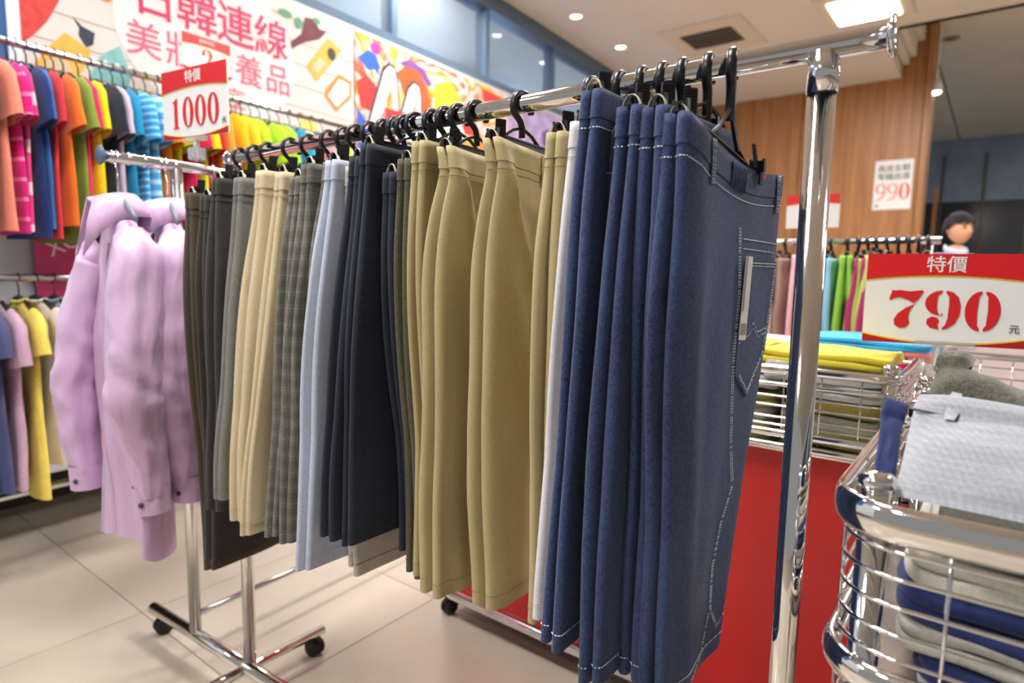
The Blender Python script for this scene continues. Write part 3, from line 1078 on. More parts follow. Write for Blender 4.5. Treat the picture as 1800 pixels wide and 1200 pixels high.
for d in (0.0, 0.006):
    dashes(st, jline([(0.006 + d, 1.411), (0.022 + d, 1.307), (0.016 + d, 1.20), (0.018 + d, 1.071), (0.03 + d, 0.998)]))
for d in (0.0, 0.004):
    dashes(st, jline([(0.03 + d, 0.998), (0.0 + d, 0.945), (-0.019 + d, 0.875), (-0.018 + d, 0.807), (0.004 + d, 0.767)]))
dashes(st, jline([(0.004, 0.767), (0.03, 0.785), (0.05, 0.80)]))
dashes(st, jline([(-0.02, 0.80), (-0.045, 0.74), (-0.09, 0.715)]))
dashes(st, jline([(0.025, 1.395), (0.175, 1.392)]))
dashes(st, jline([(0.026, 1.380), (0.174, 1.377)]))
tag(st.build('seam_stitching', thread_w, j1), kind='stuff')
# back pocket: a sewn-on patch with its own stitching
pk_out = [(0.040, 1.362), (0.163, 1.362), (0.150, 1.265), (0.135, 1.208), (0.070, 1.141), (0.024, 1.181), (0.028, 1.25)]
pv = [JP.nearz(u, z, 0.003) for u, z in pk_out]
pc = JP.nearz(0.085, 1.26, 0.0038)
pb = [JP.nearz(u, z, 0.0) for u, z in pk_out]
np_ = len(pv)
pocket = obj('back_pocket', pv + [pc] + pb, [(i, (i + 1) % np_, np_) for i in range(np_)] + [(i, np_ + 1 + i, np_ + 1 + (i + 1) % np_, (i + 1) % np_) for i in range(np_)], denim, j1)
st = MB()
for d in (0.004, 0.009):
    dashes(st, jline([(0.046 + d, 1.362 - d * 0.9), (0.160 - d, 1.362 - d * 0.9), (0.146 - d, 1.265), (0.131 - d * 0.8, 1.21 + d * 0.3)], off=0.0046))
    dashes(st, jline([(0.131 - d * 0.8, 1.21 + d * 0.3), (0.070, 1.143 + d), (0.030 + d * 0.4, 1.182 + d * 0.4)], off=0.0046))
dashes(st, jline([(0.030, 1.238), (0.066, 1.252), (0.082, 1.262), (0.10, 1.246), (0.135, 1.252)], off=0.0046))
dashes(st, jline([(0.030, 1.231), (0.068, 1.244), (0.082, 1.254), (0.102, 1.238), (0.135, 1.244)], off=0.0046))
tag(st.build('stitching', thread_w, pocket), kind='stuff')
# gathered elastic panel at the side of the waist
el = MB()
for k in range(7):
    u = -0.03 + 0.0075 * k
    zt_ = JP.zz(u, 0)
    el.tube([JP.nearz(u, zt_ - 0.002, 0.002), JP.nearz(u + 0.001, zt_ - 0.018, 0.0025), JP.nearz(u, zt_ - 0.036, 0.001)], 0.0034, 8)
el.build('elastic_gathers', denim, j1, True)
tg = MB().box(-0.009, 0.009, -0.0012, 0, -0.13, 0, 0.0004).build('price_tag', mat('tag_card', '#e9e6df', 0.5), j1)
tg.location = JP.nearz(0.030, 1.368, 0.010)
tg.rotation_euler = (0, 0.06, -0.2)
MB().box(-0.0065, 0.0065, -0.0018, -0.0012, -0.122, -0.104).build('tag_print', mat('tag_grey', '#9a948a', 0.6), tg)
MB().box(-0.0075, 0.002, -0.004, -0.0012, -0.085, 0.0, 0.0004).build('tag_fold', mat('tag_shade', '#dcd8cf', 0.6), tg)
# red diamond mark on the right clip of this hanger
dm = [o for o in bpy.data.objects if o.name.startswith('clip') and o.parent and 'front-most' in o.parent.get('label', '')][-1]
dm.location.y = -0.021
MB().prism([(-0.004, -0.012), (0, -0.007), (0.004, -0.012), (0, -0.017)], -0.0112, -0.0098).build('red_mark', red_pl, dm)

trousers(0.162, -4, Pants(-0.165, 0.08, 1.559, 0.737, -0.168, 0.04, 2, amp=0.003), denim, 'blue jeans second from the near end of the rail', 'second blue jeans', stitch=thread_w, stitch_dash=True, swing=0.3)
trousers(0.203, -3, Pants(-0.165, 0.08, 1.565, 0.745, -0.226, 0.04, 3, amp=0.003), denim, 'blue jeans third from the near end of the rail', 'third blue jeans', stitch=thread_w, stitch_dash=True, swing=0.25)
trousers(0.236, -2, Pants(-0.140, 0.08, 1.535, 0.765, -0.185, 0.04, 4, amp=0.002), denim_d, 'darkest navy jeans squeezed between the lighter blue jeans', 'darkest navy jeans', stitch=mat('dim_thread', '#8d93a6', 0.8), stitch_dash=True, swing=0.2)
trousers(0.272, 0, Pants(-0.165, 0.08, 1.596, 0.783, -0.244, 0.04, 5, amp=0.003), denim, 'blue jeans hung highest, next to the white trousers', 'highest hung blue jeans', stitch=thread_w, stitch_dash=True, swing=0.2, hanger_dz=-0.006)
trousers(0.312, 0, Pants(-0.130, 0.16, 1.565, 0.785, -0.196, 0.06, 6, c0=0.0095, c1=0.010, t0=0.007, t1=0.0075, amp=0.001), greywhite, 'single white trousers between blue jeans and khaki trousers', 'white trousers', stitch=mat('pale_thread', '#b9b6ba', 0.8), swing=0.1)
# --- khaki
kr = lambda uL: ((uL + 0.02, 0.06, uL + 0.19, 0.80, 0.028, 0.026), (uL + 0.012, 0.1, uL + 0.03, 0.98, 0.018, 0.010), (uL + 0.10, 0.05, uL + 0.06, 0.35, 0.016, 0.008))
trousers(0.367, 2, Pants(-0.120, 0.16, 1.556, 0.745, -0.145, 0.08, 7, amp=0.004), khaki, 'khaki trousers closest to the white trousers', 'khaki trousers closest to the white pair', stitch=khaki_s, swing=0.0)
trousers(0.518, 4, Pants(-0.110, 0.20, 1.565, 0.706, -0.118, 0.12, 8, amp=0.009, ridges=kr(-0.11), tilt=0.012, hs=-0.01, c1=0.016, t1=0.012), khaki, 'wide khaki trousers with a belt loop on the front of the open gap', 'khaki trousers with the wide gap', loops=(0.045,), stitch=khaki_s, swing=-0.2)
trousers(0.630, 4, Pants(-0.110, 0.20, 1.562, 0.700, -0.142, 0.12, 9, amp=0.009, ridges=kr(-0.11), tilt=0.012, hs=-0.01, c1=0.016, t1=0.011), khaki, 'khaki trousers third from the white pair, belt loop hanging at its middle', 'third khaki trousers', loops=(0.015,), stitch=khaki_s, swing=-0.2)
trousers(0.678, 2, Pants(-0.120, 0.18, 1.576, 0.718, -0.116, 0.10, 10, amp=0.003), khaki, 'khaki trousers farthest left, next to the olive pair', 'leftmost khaki trousers', stitch=khaki_s, swing=-0.1)
trousers(0.715, 0, Pants(-0.120, 0.18, 1.547, 0.695, -0.104, 0.10, 11, amp=0.002, c1=0.011, t1=0.0085), olive, 'narrow olive brown trousers between khaki and navy', 'narrow olive trousers', stitch=grey_s, swing=0.0)
# --- navy
trousers(0.753, 0, Pants(-0.125, 0.18, 1.524, 0.730, -0.090, 0.10, 12, amp=0.002), navy, 'navy trousers hung low beside the olive pair', 'low navy trousers', stitch=navy_s, swing=0.0)
trousers(0.803, 0, Pants(-0.140, 0.18, 1.581, 0.777, -0.205, 0.13, 13, amp=0.003, tilt=0.006), navy, 'broad navy trousers whose waist stands highest', 'broad navy trousers', stitch=navy_s, swing=-0.2, loops=(-0.02,))
trousers(0.838, 0, Pants(-0.140, 0.18, 1.560, 0.782, -0.222, 0.10, 14, amp=0.002), navy, 'navy trousers against the light blue ones', 'navy trousers by the light blue', stitch=navy_s, swing=0.0)
# --- light blue, stone
trousers(0.868, 0, Pants(-0.128, 0.18, 1.545, 0.665, -0.135, 0.24, 15, amp=0.002, c0=0.009, c1=0.010, t0=0.007, t1=0.007), palegrey, 'pale stone trousers whose hem shows below the navy pairs', 'pale stone trousers', stitch=grey_s, swing=0.1)
trousers(0.905, 0, Pants(-0.148, 0.18, 1.558, 0.703, -0.236, 0.10, 16, amp=0.003), lightblue, 'light blue trousers with long pale hem', 'light blue trousers', stitch=mat('blue_thread', '#8c96ad', 0.8), swing=0.0, waist_sewn=0.035)
# --- grey check
trousers(0.953, 0, Pants(-0.120, 0.16, 1.563, 0.738, -0.185, 0.12, 17, amp=0.002), plaid1, 'grey checked trousers next to the light blue pair', 'checked trousers by the light blue', stitch=grey_s)
trousers(1.003, 0, Pants(-0.140, 0.18, 1.560, 0.728, -0.215, 0.14, 18, amp=0.004, ridges=((-0.10, 0.1, -0.02, 0.8, 0.02, 0.006),)), plaid1, 'grey checked trousers with a belt loop, middle of the three checked pairs', 'middle checked trousers', loops=(-0.035,), stitch=grey_s, swing=-0.2)
trousers(1.047, 0, Pants(-0.140, 0.18, 1.537, 0.733, -0.218, 0.14, 19, amp=0.003), plaid1, 'grey checked trousers beside the beige pair', 'checked trousers by the beige', stitch=grey_s)
# --- beige, grey, brown
trousers(1.106, 0, Pants(-0.140, 0.18, 1.551, 0.732, -0.250, 0.14, 20, amp=0.004, ridges=((-0.09, 0.1, -0.13, 0.6, 0.02, 0.006),)), beige, 'beige trousers beside the checked ones', 'beige trousers by the checked pair', stitch=beige_s)
trousers(1.189, 0, Pants(-0.140, 0.18, 1.561, 0.735, -0.230, 0.14, 21, amp=0.006, ridges=((-0.12, 0.05, -0.17, 0.9, 0.016, 0.010), (-0.07, 0.05, -0.10, 0.9, 0.018, 0.010)), c1=0.016, t1=0.012), beige, 'beige trousers with deep pleats beside the grey pair', 'pleated beige trousers', stitch=beige_s)
trousers(1.269, 0, Pants(-0.150, 0.18, 1.550, 0.768, -0.228, 0.14, 22, amp=0.005, c1=0.015, t1=0.012), grey, 'plain mid grey trousers, shortest hem on the rail', 'plain grey trousers', stitch=grey_s)
trousers(1.376, 0, Pants(-0.150, 0.18, 1.556, 0.700, -0.185, 0.14, 23, amp=0.004, c1=0.015, t1=0.012), brownb, 'near-black trousers beside the grey pair', 'near-black trousers', stitch=grey_s)
trousers(1.440, 0, Pants(-0.150, 0.18, 1.517, 0.530, -0.165, 0.17, 24, amp=0.003), brownb, 'long near-black trousers second from the far end', 'long near-black trousers', stitch=grey_s)
trousers(1.515, 5, Pants(-0.160, 0.18, 1.526, 0.480, -0.147, 0.18, 25, amp=0.004), brownd, 'long dark brown trousers at the far end of the rail', 'long dark brown trousers', stitch=grey_s)

# ================================================================== SHIRTS AND JACKETS
from mathutils import noise as mnoise


def loft(rows, cap0=False, cap1=False):
    v, f = [], []
    n = len(rows[0])
    for r in rows:
        v += r
    for i in range(len(rows) - 1):
        for k in range(n):
            k2 = (k + 1) % n
            f.append((i * n + k, i * n + k2, (i + 1) * n + k2, (i + 1) * n + k))
    if cap0:
        f.append(tuple(range(n))[::-1])
    if cap1:
        f.append(tuple((len(rows) - 1) * n + k for k in range(n)))
    return v, f


def wob(p, fr, amp, seed, st=(1, 1, 1)):
    q = Vector((p[0] * fr * st[0] + seed * 3.1, p[1] * fr * st[1] + seed * 1.7, p[2] * fr * st[2]))
    n = mnoise.noise_vector(q)
    return Vector((p[0] + n.x * amp, p[1] + n.y * amp, p[2] + n.z * amp * 0.4))


def torso_rows(zn, ln, hw, thick, seed, seg=26, amp=0.008, nrow=14, hemdip=0.0, flare=0.02):
    prof = [(0.0, 0.30, 0.35), (0.012, 0.36, 0.5), (0.030, 0.62, 0.55), (0.055, 0.88, 0.6), (0.085, 0.97, 0.7), (0.13, 1.0, 0.85)]
    rest = nrow - len(prof)
    for k in range(1, rest + 1):
        t = k / rest
        prof.append((lerp(0.13, ln, t), 1.0 + flare * 4 * t, 0.9 + 0.25 * t))
    rows = []
    for i, (dz, kw, kt) in enumerate(prof):
        row = []
        for k in range(seg):
            a = 2 * math.pi * k / seg
            ca, sa = math.cos(a), math.sin(a)
            x = hw * kw * (abs(ca) ** 0.75) * (1 if ca >= 0 else -1)
            y = thick * kt * (abs(sa) ** 0.8) * (1 if sa >= 0 else -1)
            fall = sst(dz / ln * 2)
            y += amp * fall * math.sin(26 * x + seed * 2.3 + 4 * dz) * 0.8
            z = zn - dz - (hemdip * abs(math.cos(a)) if i == len(prof) - 1 else 0)
            p = Vector((x, y, z))
            if dz > 0.05:
                p = wob(p, 7, amp * fall, seed, (1, 1, 0.5))
            row.append(p)
        rows.append(row)
    return rows


def sleeve_rows(path, radii, seed, seg=16, amp=0.006, sub=3):
    """path in (x, y, z), radii (in-plane, through) pairs"""
    pts, rad = [], []
    for i in range(len(path) - 1):
        for k in range(sub):
            t = k / sub
            pts.append(Vector(path[i]).lerp(Vector(path[i + 1]), t))
            rad.append((lerp(radii[i][0], radii[i + 1][0], t), lerp(radii[i][1], radii[i + 1][1], t)))
    pts.append(Vector(path[-1])); rad.append(radii[-1])
    rows = []
    for i, p in enumerate(pts):
        t = (pts[min(i + 1, len(pts) - 1)] - pts[max(i - 1, 0)]).normalized()
        b = Vector((0, 1, 0))
        b = (b - t * t.dot(b)).normalized()
        a = b.cross(t)
        row = []
        for k in range(seg):
            an = 2 * math.pi * k / seg
            q = p + a * (rad[i][0] * math.cos(an)) + b * (rad[i][1] * math.sin(an))
            if i > 0:
                q = wob(q, 16, amp, seed + 5, (1, 1, 0.8))
            row.append(q)
        rows.append(row)
    return rows


def plain_hanger(loc, rz, zr, zn, hw, m, hookm, label, group, hook_r=0.022):
    h = empty('clothes_hanger', (loc[0], loc[1], 0), rz)
    tag(h, label, 'clothes hanger', group)
    pts = [(hook_r * math.cos(R(a)), 0, zr - 0.004 + hook_r * math.sin(R(a))) for a in range(-20, 231, 25)]
    pts += [(0, 0, zr - 0.035), (0, 0, zn + 0.01)]
    MB().tube(pts, 0.003, 6).build('hook', hookm, h, True)
    f = MB()
    for sx in (-1, 1):
        f.tube([(0, 0, zn + 0.012), (sx * hw * 0.3, 0, zn + 0.004), (sx * hw * 0.9, 0, zn - 0.055)], 0.006, 8, flat=(0.010, 0.006), ref=(0, 0, 1))
    f.build('arms', m, h, True)
    return h


def tee(loc, rz, zr, m, label, group, ln=0.68, hw=0.19, thick=0.022, seed=0, sleeve=True, hlabel=None, hgroup=None, collar_m=None, drop=0.09, slen=1.0):
    root = empty('shirt', (loc[0], loc[1], 0), rz)
    tag(root, label, 'shirt', group)
    zn = zr - drop
    v, f = loft(torso_rows(zn, ln, hw, thick, seed))
    obj('body', v, f, m, root, True)
    for sx in (-1, 1):
        path = [(sx * hw * 0.72, 0, zn - 0.062), (sx * hw * 1.02, 0, zn - 0.11), (sx * hw * (1.02 + 0.16 * slen), 0, zn - 0.11 - 0.14 * slen)]
        rad = [(0.050, thick * 0.8), (0.078, thick * 1.15), (0.082, thick * 1.25)]
        v, f = loft(sleeve_rows(path, rad, seed + sx))
        obj('sleeve', v, f, m, root, True)
    MB().tube([(0.068 * math.cos(R(a)), thick * 0.75 * math.sin(R(a)), zn + 0.004 - 0.012 * (1 if math.sin(R(a)) < 0 else 0.2) * abs(math.sin(R(a)))) for a in range(0, 360, 24)], 0.006, 6, closed=True).build('collar', collar_m or m, root, True)
    plain_hanger(loc, rz, zr, zn, hw, black, mat('hook_metal', '#3b3b3d', 0.35, 0.6), hlabel or ('black hanger carrying the ' + label)[:90], hgroup)
    return root


# shirt rails of the wall rack
RD = 3.1
wr = empty('shirt_rack', wl(0, RD), AW)
tag(wr, 'chrome wall rack with two long shirt rails below the posters', 'clothes rack')
MB().tube([(0.2, 0, 2.205), (3.4, 0, 2.205)], 0.0145, 14).build('upper_rail', steel, wr, True)
MB().tube([(0.2, 0, 1.28), (3.4, 0, 1.28)], 0.0145, 14).build('lower_rail', steel, wr, True)
MB().tube([(0.2, 0.05, 0.37), (3.4, 0.05, 0.37)], 0.016, 14).build('base_bar', steel, wr, True)
for x in (0.3, 1.838, 3.3):
    MB().tube([(x, 0.05, 0.0), (x, 0.05, 0.37), (x, 0.255, 0.4), (x, 0.255, 2.235), (x, 0.0, 2.215)], 0.010, 12).build('bracket_post', steel, wr, True)
    MB().tube([(x, 0.255, 1.285), (x, 0, 1.285)], 0.010, 10).build('rail_arm', steel, wr, True)
for k in range(16):
    x = 1.28 + 0.05 * k
    MB().lathe([(0.004, -0.006), (0.008, -0.003), (0.008, 0.003), (0.004, 0.006)], 10, Matrix.Translation((x, 0, 2.224))).build('stop_bead', white_pl, wr, True)

UP = [  # w, material, label
    (0.88, fabric('tee_maroon', '#7c2a22'), 'maroon T-shirt at the left edge of the upper wall rail'),
    (0.93, fabric('tee_coral', '#ef8a72'), 'coral T-shirt with pale sleeve at the left edge of the upper rail'),
    (0.985, striped('tee_magenta_stripe', '#d6157f', '#f07fb8', 0.075, 0.2), 'magenta T-shirt with thin pale stripes on the upper rail'),
    (1.02, striped('tee_pink_dye', '#e0387c', '#f7c3cf', 0.16, 0.3), 'pink and white dyed T-shirt on the upper rail'),
    (1.05, fabric('tee_navy', '#12306e'), 'dark blue T-shirt between pink and mid blue shirts'),
    (1.085, fabric('tee_blue', '#2f62a6'), 'mid blue T-shirt left of the red ones on the upper rail'),
    (1.12, fabric('tee_red', '#df2b3c'), 'bright red T-shirt with a pale trim left of the orange one'),
    (1.15, fabric('tee_orange', '#ef7a24'), 'orange T-shirt between red and olive green on the upper rail'),
    (1.18, fabric('tee_olive', '#7c9a3a'), 'olive green T-shirt between orange and raspberry'),
    (1.215, fabric('tee_raspberry', '#ea2a62'), 'raspberry pink T-shirt left of the yellow one'),
    (1.27, fabric('tee_yellow', '#f2cc12'), 'bright yellow T-shirt left of the black one on the upper rail'),
    (1.315, fabric('tee_black', '#1d2233'), 'blue-black T-shirt between yellow and mauve'),
    (1.36, fabric('tee_mauve', '#c2b2c0'), 'pale mauve T-shirt left of the blue striped ones'),
    (1.405, fabric('tee_teal', '#0f87b3'), 'teal T-shirt right of the pale mauve one'),
    (1.45, striped('tee_sky_stripe', '#2f9bd8', '#9fd4ef', 0.03, 0.35), 'sky blue striped T-shirt behind the end of the jacket rail'),
    (1.495, striped('tee_ice_stripe', '#56b2e2', '#c6e6f4', 0.05, 0.4), 'ice blue striped T-shirt left of the orange one by the price sign'),
    (1.545, fabric('tee_tangerine', '#f08a1f'), 'tangerine T-shirt just left of the 1000 sign'),
    (1.60, fabric('tee_citron', '#d6d62a'), 'citron T-shirt half hidden behind the 1000 sign'),
    (1.65, fabric('tee_fuchsia', '#c91a55'), 'fuchsia T-shirt below the 1000 sign'),
    (1.70, fabric('tee_acid', '#cfd81f'), 'acid yellow T-shirt hanging below the 1000 sign'),
    (1.755, fabric('tee_crimson', '#c4122d'), 'crimson T-shirt at the right foot of the 1000 sign'),
    (1.81, fabric('tee_apricot', '#f39a3a'), 'apricot T-shirt right of the crimson one'),
    (1.865, fabric('tee_amber', '#f7b416'), 'amber T-shirt right of the 1000 sign'),
    (1.92, fabric('tee_gold', '#f9c72a'), 'golden T-shirt left of the lime ones'),
    (1.975, fabric('tee_lime', '#b6d832'), 'lime T-shirt, first of four beside the golden one'),
    (2.03, MATS['tee_lime'], 'lime T-shirt, second of four beside the golden one'),
    (2.085, MATS['tee_lime'], 'lime T-shirt, third of four beside the golden one'),
    (2.14, MATS['tee_lime'], 'lime T-shirt, last of four before the teal green one'),
    (2.20, fabric('tee_jade', '#1f9c93'), 'jade green T-shirt right of the lime ones'),
    (2.26, fabric('tee_azure', '#3ba7cf'), 'azure T-shirt right of the jade one'),
    (2.33, fabric('tee_butter', '#efd98a'), 'butter yellow T-shirt near the right end of the upper rail'),
    (2.40, fabric('tee_rose', '#ea9ab0'), 'rose T-shirt near the right end of the upper rail'),
    (2.48, MATS['tee_azure'], 'azure T-shirt last but one on the upper rail'),
    (2.56, MATS['tee_lime'], 'lime T-shirt last on the upper rail'),
]
rs = random.Random(11)
for k, (w_, m_, lab) in enumerate(UP):
    tee(wl(w_, RD), AW - math.pi / 2 + rs.uniform(-0.10, 0.10), 2.205, m_, lab, 'T-shirts on the upper wall rail', ln=rs.uniform(0.62, 0.69), seed=k + 1,
        thick=min(0.020, 0.42 * min([abs(w_ - q[0]) for q in UP if q[0] != w_])), hlabel='black hanger of the ' + lab.split(' T-shirt')[0] + ' shirt at %s place of the upper rail' % (['first', 'second', 'third', 'fourth', 'fifth', 'sixth', 'seventh', 'eighth', 'ninth', 'tenth'] + ['%dth' % i for i in range(11, 40)])[k], hgroup='hangers on the upper wall rail')
LO = [
    (0.74, fabric('low_mint', '#cfe6d8'), 'mint white shirt at the left edge of the lower rail', 0.6, True),
    (0.80, fabric('low_turquoise', '#12a9bd'), 'turquoise shirt at the left edge of the lower rail', 0.80, False),
    (0.865, fabric('low_slate', '#4c4f78'), 'slate blue shirt behind the mauve one on the lower rail', 0.74, False),
    (0.925, fabric('low_mauve', '#c39fb6'), 'mauve short-sleeved shirt on the lower rail', 0.74, True),
    (1.005, fabric('low_yellow', '#efd45e'), 'long yellow shirt on the lower rail beside the lilac jacket', 0.80, False),
    (1.065, fabric('low_ivory', '#dcd3cf'), 'ivory shirt on the lower rail behind the lilac sleeve', 0.68, True),
    (1.13, fabric('low_grey', '#9fa3ae'), 'grey shirt on the lower rail partly behind the lilac jacket', 0.70, True),
    (1.20, fabric('low_pink', '#e7a0a8'), 'pale pink shirt on the lower rail behind the lilac jackets', 0.74, False),
]
for k, (w_, m_, lab, ln, sl) in enumerate(LO):
    tee(wl(w_, RD), AW - math.pi / 2 + rs.uniform(-0.1, 0.1), 1.28, m_, lab, 'shirts on the lower wall rail', ln=ln, seed=k + 50, thick=0.024, slen=1.0 if sl else 0.75,
        hlabel='black hanger of the ' + lab.split(' shirt')[0].split(' short')[0] + ' shirt on the lower rail', hgroup='hangers on the lower wall rail')

# ---- lilac jackets on the second rack
lilac = bpy.data.materials.new('lilac_satin')
lilac.use_nodes = True
nt = lilac.node_tree
b = nt.nodes['Principled BSDF']
b.inputs['Base Color'].default_value = (*rgb('#d3b0d6'), 1)
b.inputs['Roughness'].default_value = 0.48
b.inputs['Sheen Weight'].default_value = 0.2
tc = nt.nodes.new('ShaderNodeTexCoord')
mp = nt.nodes.new('ShaderNodeMapping'); mp.inputs['Scale'].default_value = (1, 1, 0.25); mp.inputs['Rotation'].default_value = (0.25, 0.2, 0)
n1 = nt.nodes.new('ShaderNodeTexNoise'); n1.inputs['Scale'].default_value = 20; n1.inputs['Detail'].default_value = 2; n1.inputs['Distortion'].default_value = 0.3
bp = nt.nodes.new('ShaderNodeBump'); bp.inputs['Strength'].default_value = 0.42; bp.inputs['Distance'].default_value = 0.025
nt.links.new(tc.outputs['Object'], mp.inputs[0]); nt.links.new(mp.outputs[0], n1.inputs[0]); nt.links.new(n1.outputs[0], bp.inputs['Height']); nt.links.new(bp.outputs[0], b.inputs['Normal'])
btn = mat('dark_button', '#3a3238', 0.4)
hang_g = mat('grey_hanger', '#7d8894', 0.35)


def jacket(xr, yaw, m, label, zn=1.50, ln=0.985, hw=0.195, seed=0, thick=0.046, sleeves=True, hl=''):
    loc = CB + CD * xr
    rz = AC - math.pi / 2 + yaw                     # local x towards the lens side, local -y... along the rail
    root = empty('jacket', (loc.x, loc.y, 0), rz)
    tag(root, label, 'jacket', 'jackets on the second chrome rack')
    rows = []
    prof = [(0.0, 0.30, 0.7), (0.03, 0.42, 0.75), (0.065, 0.80, 0.7), (0.10, 0.98, 0.75), (0.15, 1.0, 0.9), (0.25, 1.0, 1.0)] + [(lerp(0.25, ln, k / 14), 1.0 + 0.06 * k / 14, 1.0 + 0.35 * k / 14) for k in range(1, 15)]
    seg = 44
    for (dz, kw, kt) in prof:
        row = []
        for k in range(seg):
            a = 2 * math.pi * k / seg
            ca, sa = math.cos(a), math.sin(a)
            x = hw * kw * (abs(ca) ** 0.8) * (1 if ca >= 0 else -1)
            y = thick * kt * (abs(sa) ** 0.8) * (1 if sa >= 0 else -1)
            fl = sst(dz / ln * 1.6)
            y += 0.020 * fl * math.sin(24 * x + seed + 3 * dz) + 0.012 * fl * math.sin(51 * x + seed - 2 * dz)
            z = zn - dz - (0.03 * fl * math.sin(a * 2 + 0.6) if dz > ln * 0.9 else 0)
            row.append(wob((x, y, z), 8, 0.014 * fl, seed, (1, 1, 0.6)))
        rows.append(row)
    v, f = loft(rows)
    obj('body', v, f, m, root, True)
    # button placket on the face that looks down the rail
    fi = [k for k in range(seg) if abs(2 * math.pi * k / seg - 1.5 * math.pi) < 0.2]
    pv_, pf_ = [], []
    for row in rows[3:]:
        for k in (fi[0], fi[-1]):
            pv_.append(row[k] + Vector((0, -0.004, 0)))
        for k in (fi[-1], fi[0]):
            pv_.append(row[k] + Vector((0, 0.004, 0)))
    for i in range(len(rows) - 4):
        for k in range(4):
            pf_.append((i * 4 + k, i * 4 + (k + 1) % 4, i * 4 + 4 + (k + 1) % 4, i * 4 + 4 + k))
    obj('placket', pv_, pf_, m, root, True)
    if sleeves:
        for sx in (-1, 1):
            if sx > 0:
                path = [(sx * hw * 0.70, 0, zn - 0.085), (sx * hw * 1.0, -0.01, zn - 0.15), (sx * hw * 1.17, -0.03, zn - 0.36), (sx * hw * 1.22, -0.045, zn - 0.52), (sx * hw * 1.12, -0.015, zn - 0.68), (sx * hw * 1.05, 0.0, zn - 0.80)]
            else:
                path = [(sx * hw * 0.70, 0, zn - 0.085), (sx * hw * 1.0, -0.02, zn - 0.14), (sx * hw * 1.14, -0.075, zn - 0.36), (sx * hw * 1.18, -0.10, zn - 0.55), (sx * hw * 1.14, -0.095, zn - 0.70), (sx * hw * 1.08, -0.085, zn - 0.82)]
            rad = [(0.045, 0.045), (0.075, 0.062), (0.068, 0.066), (0.062, 0.068), (0.052, 0.052), (0.042, 0.046)]
            rr_ = sleeve_rows(path, rad, seed + sx, 30, 0.010, 9)
            ns = len(rr_)
            for i_, row_ in enumerate(rr_):
                t_ = i_ / (ns - 1)
                cen = sum(row_, Vector()) / len(row_)
                for k_, p_ in enumerate(row_):
                    d_ = (p_ - cen)
                    an_ = 2 * math.pi * k_ / len(row_)
                    fold = math.sin(an_ * 2 + 70 * t_ + 2.5 * math.sin(an_ + seed) + 3 * mnoise.noise(p_ * 9)) * 0.035 * math.exp(-((t_ - 0.55) / 0.22) ** 2) + 0.09 * math.sin(3 * an_ + seed + 1.5 * t_) * sst(t_ * 4) + 0.05 * math.sin(7 * an_ - 5 * t_ + 4 * mnoise.noise(p_ * 5))
                    row_[k_] = cen + d_ * (1 + fold)
            v, f = loft(rr_)
            obj('sleeve', v, f, m, root, True)
            e = Vector(path[-1])
            c_ = []
            for i in range(4):
                c_.append([e + Vector(((0.044 - 0.001 * i) * math.cos(2 * math.pi * k / 18), (0.049 - 0.001 * i) * math.sin(2 * math.pi * k / 18), 0.02 - 0.026 * i)) for k in range(18)])
            v, f = loft(c_)
            cuff = obj('cuff', v, f, m, root, True)
            MB().lathe([(0.001, 0.004), (0.007, 0.003), (0.008, 0.0)], 12, Matrix.Translation(e + Vector((0.030, -0.036, -0.025))) @ Matrix.Rotation(0.7, 4, 'Z') @ Matrix.Rotation(math.pi / 2, 4, 'X')).build('button', btn, cuff, True)
    # folded collar with two points
    nk = 25
    cv, cf = [], []
    for (r1, r2, dz, dip) in ((0.050, 0.036, 0.030, 0.020), (0.056, 0.044, 0.044, 0.016), (0.074, 0.064, 0.020, 0.060), (0.090, 0.080, -0.022, 0.115)):
        for k in range(nk):
            a = R(-62 + 304 * k / (nk - 1))
            fr = abs(2 * k / (nk - 1) - 1) ** 5
            cv.append(wob((r1 * math.cos(a) * (1 + 0.25 * fr), r2 * math.sin(a) - 0.03 * fr, zn + dz - dip * fr), 14, 0.006, seed))
    for i in range(3):
        for k in range(nk - 1):
            cf.append((i * nk + k, i * nk + k + 1, (i + 1) * nk + k + 1, (i + 1) * nk + k))
    co = obj('collar', cv, cf, m, root, True)
    sd_ = co.modifiers.new('thick', 'SOLIDIFY'); sd_.thickness = 0.003
    zh = zn + 0.02
    plain_hanger((loc.x, loc.y, 0), rz, RAIL_Z, zh, hw, hang_g, chrome, hl, 'grey hangers on the second rack')
    return root


jk1 = jacket(-0.172, -0.20, lilac, 'lilac satin jacket nearest the rail end, long sleeves hanging forward', seed=2, hl='grey hanger of the front lilac jacket')
jk2 = jacket(-0.03, -0.34, lilac, 'second lilac jacket behind the first, touching the dark trousers', zn=1.50, ln=0.83, seed=7, hl='grey hanger of the second lilac jacket')
jk3 = jacket(0.12, -0.30, fabric('coral_cloth', '#ee6f73'), 'coral jacket mostly hidden behind the second lilac jacket', zn=1.51, ln=0.70, seed=9, hl='grey hanger of the coral jacket')

# ================================================================== PRICE SIGNS
def ring0(rx, rz_, tx, tz):
    return [ell(0, 0, rx, rz_, 36), ell(0, 0, rx - tx, rz_ - tz, 36)]


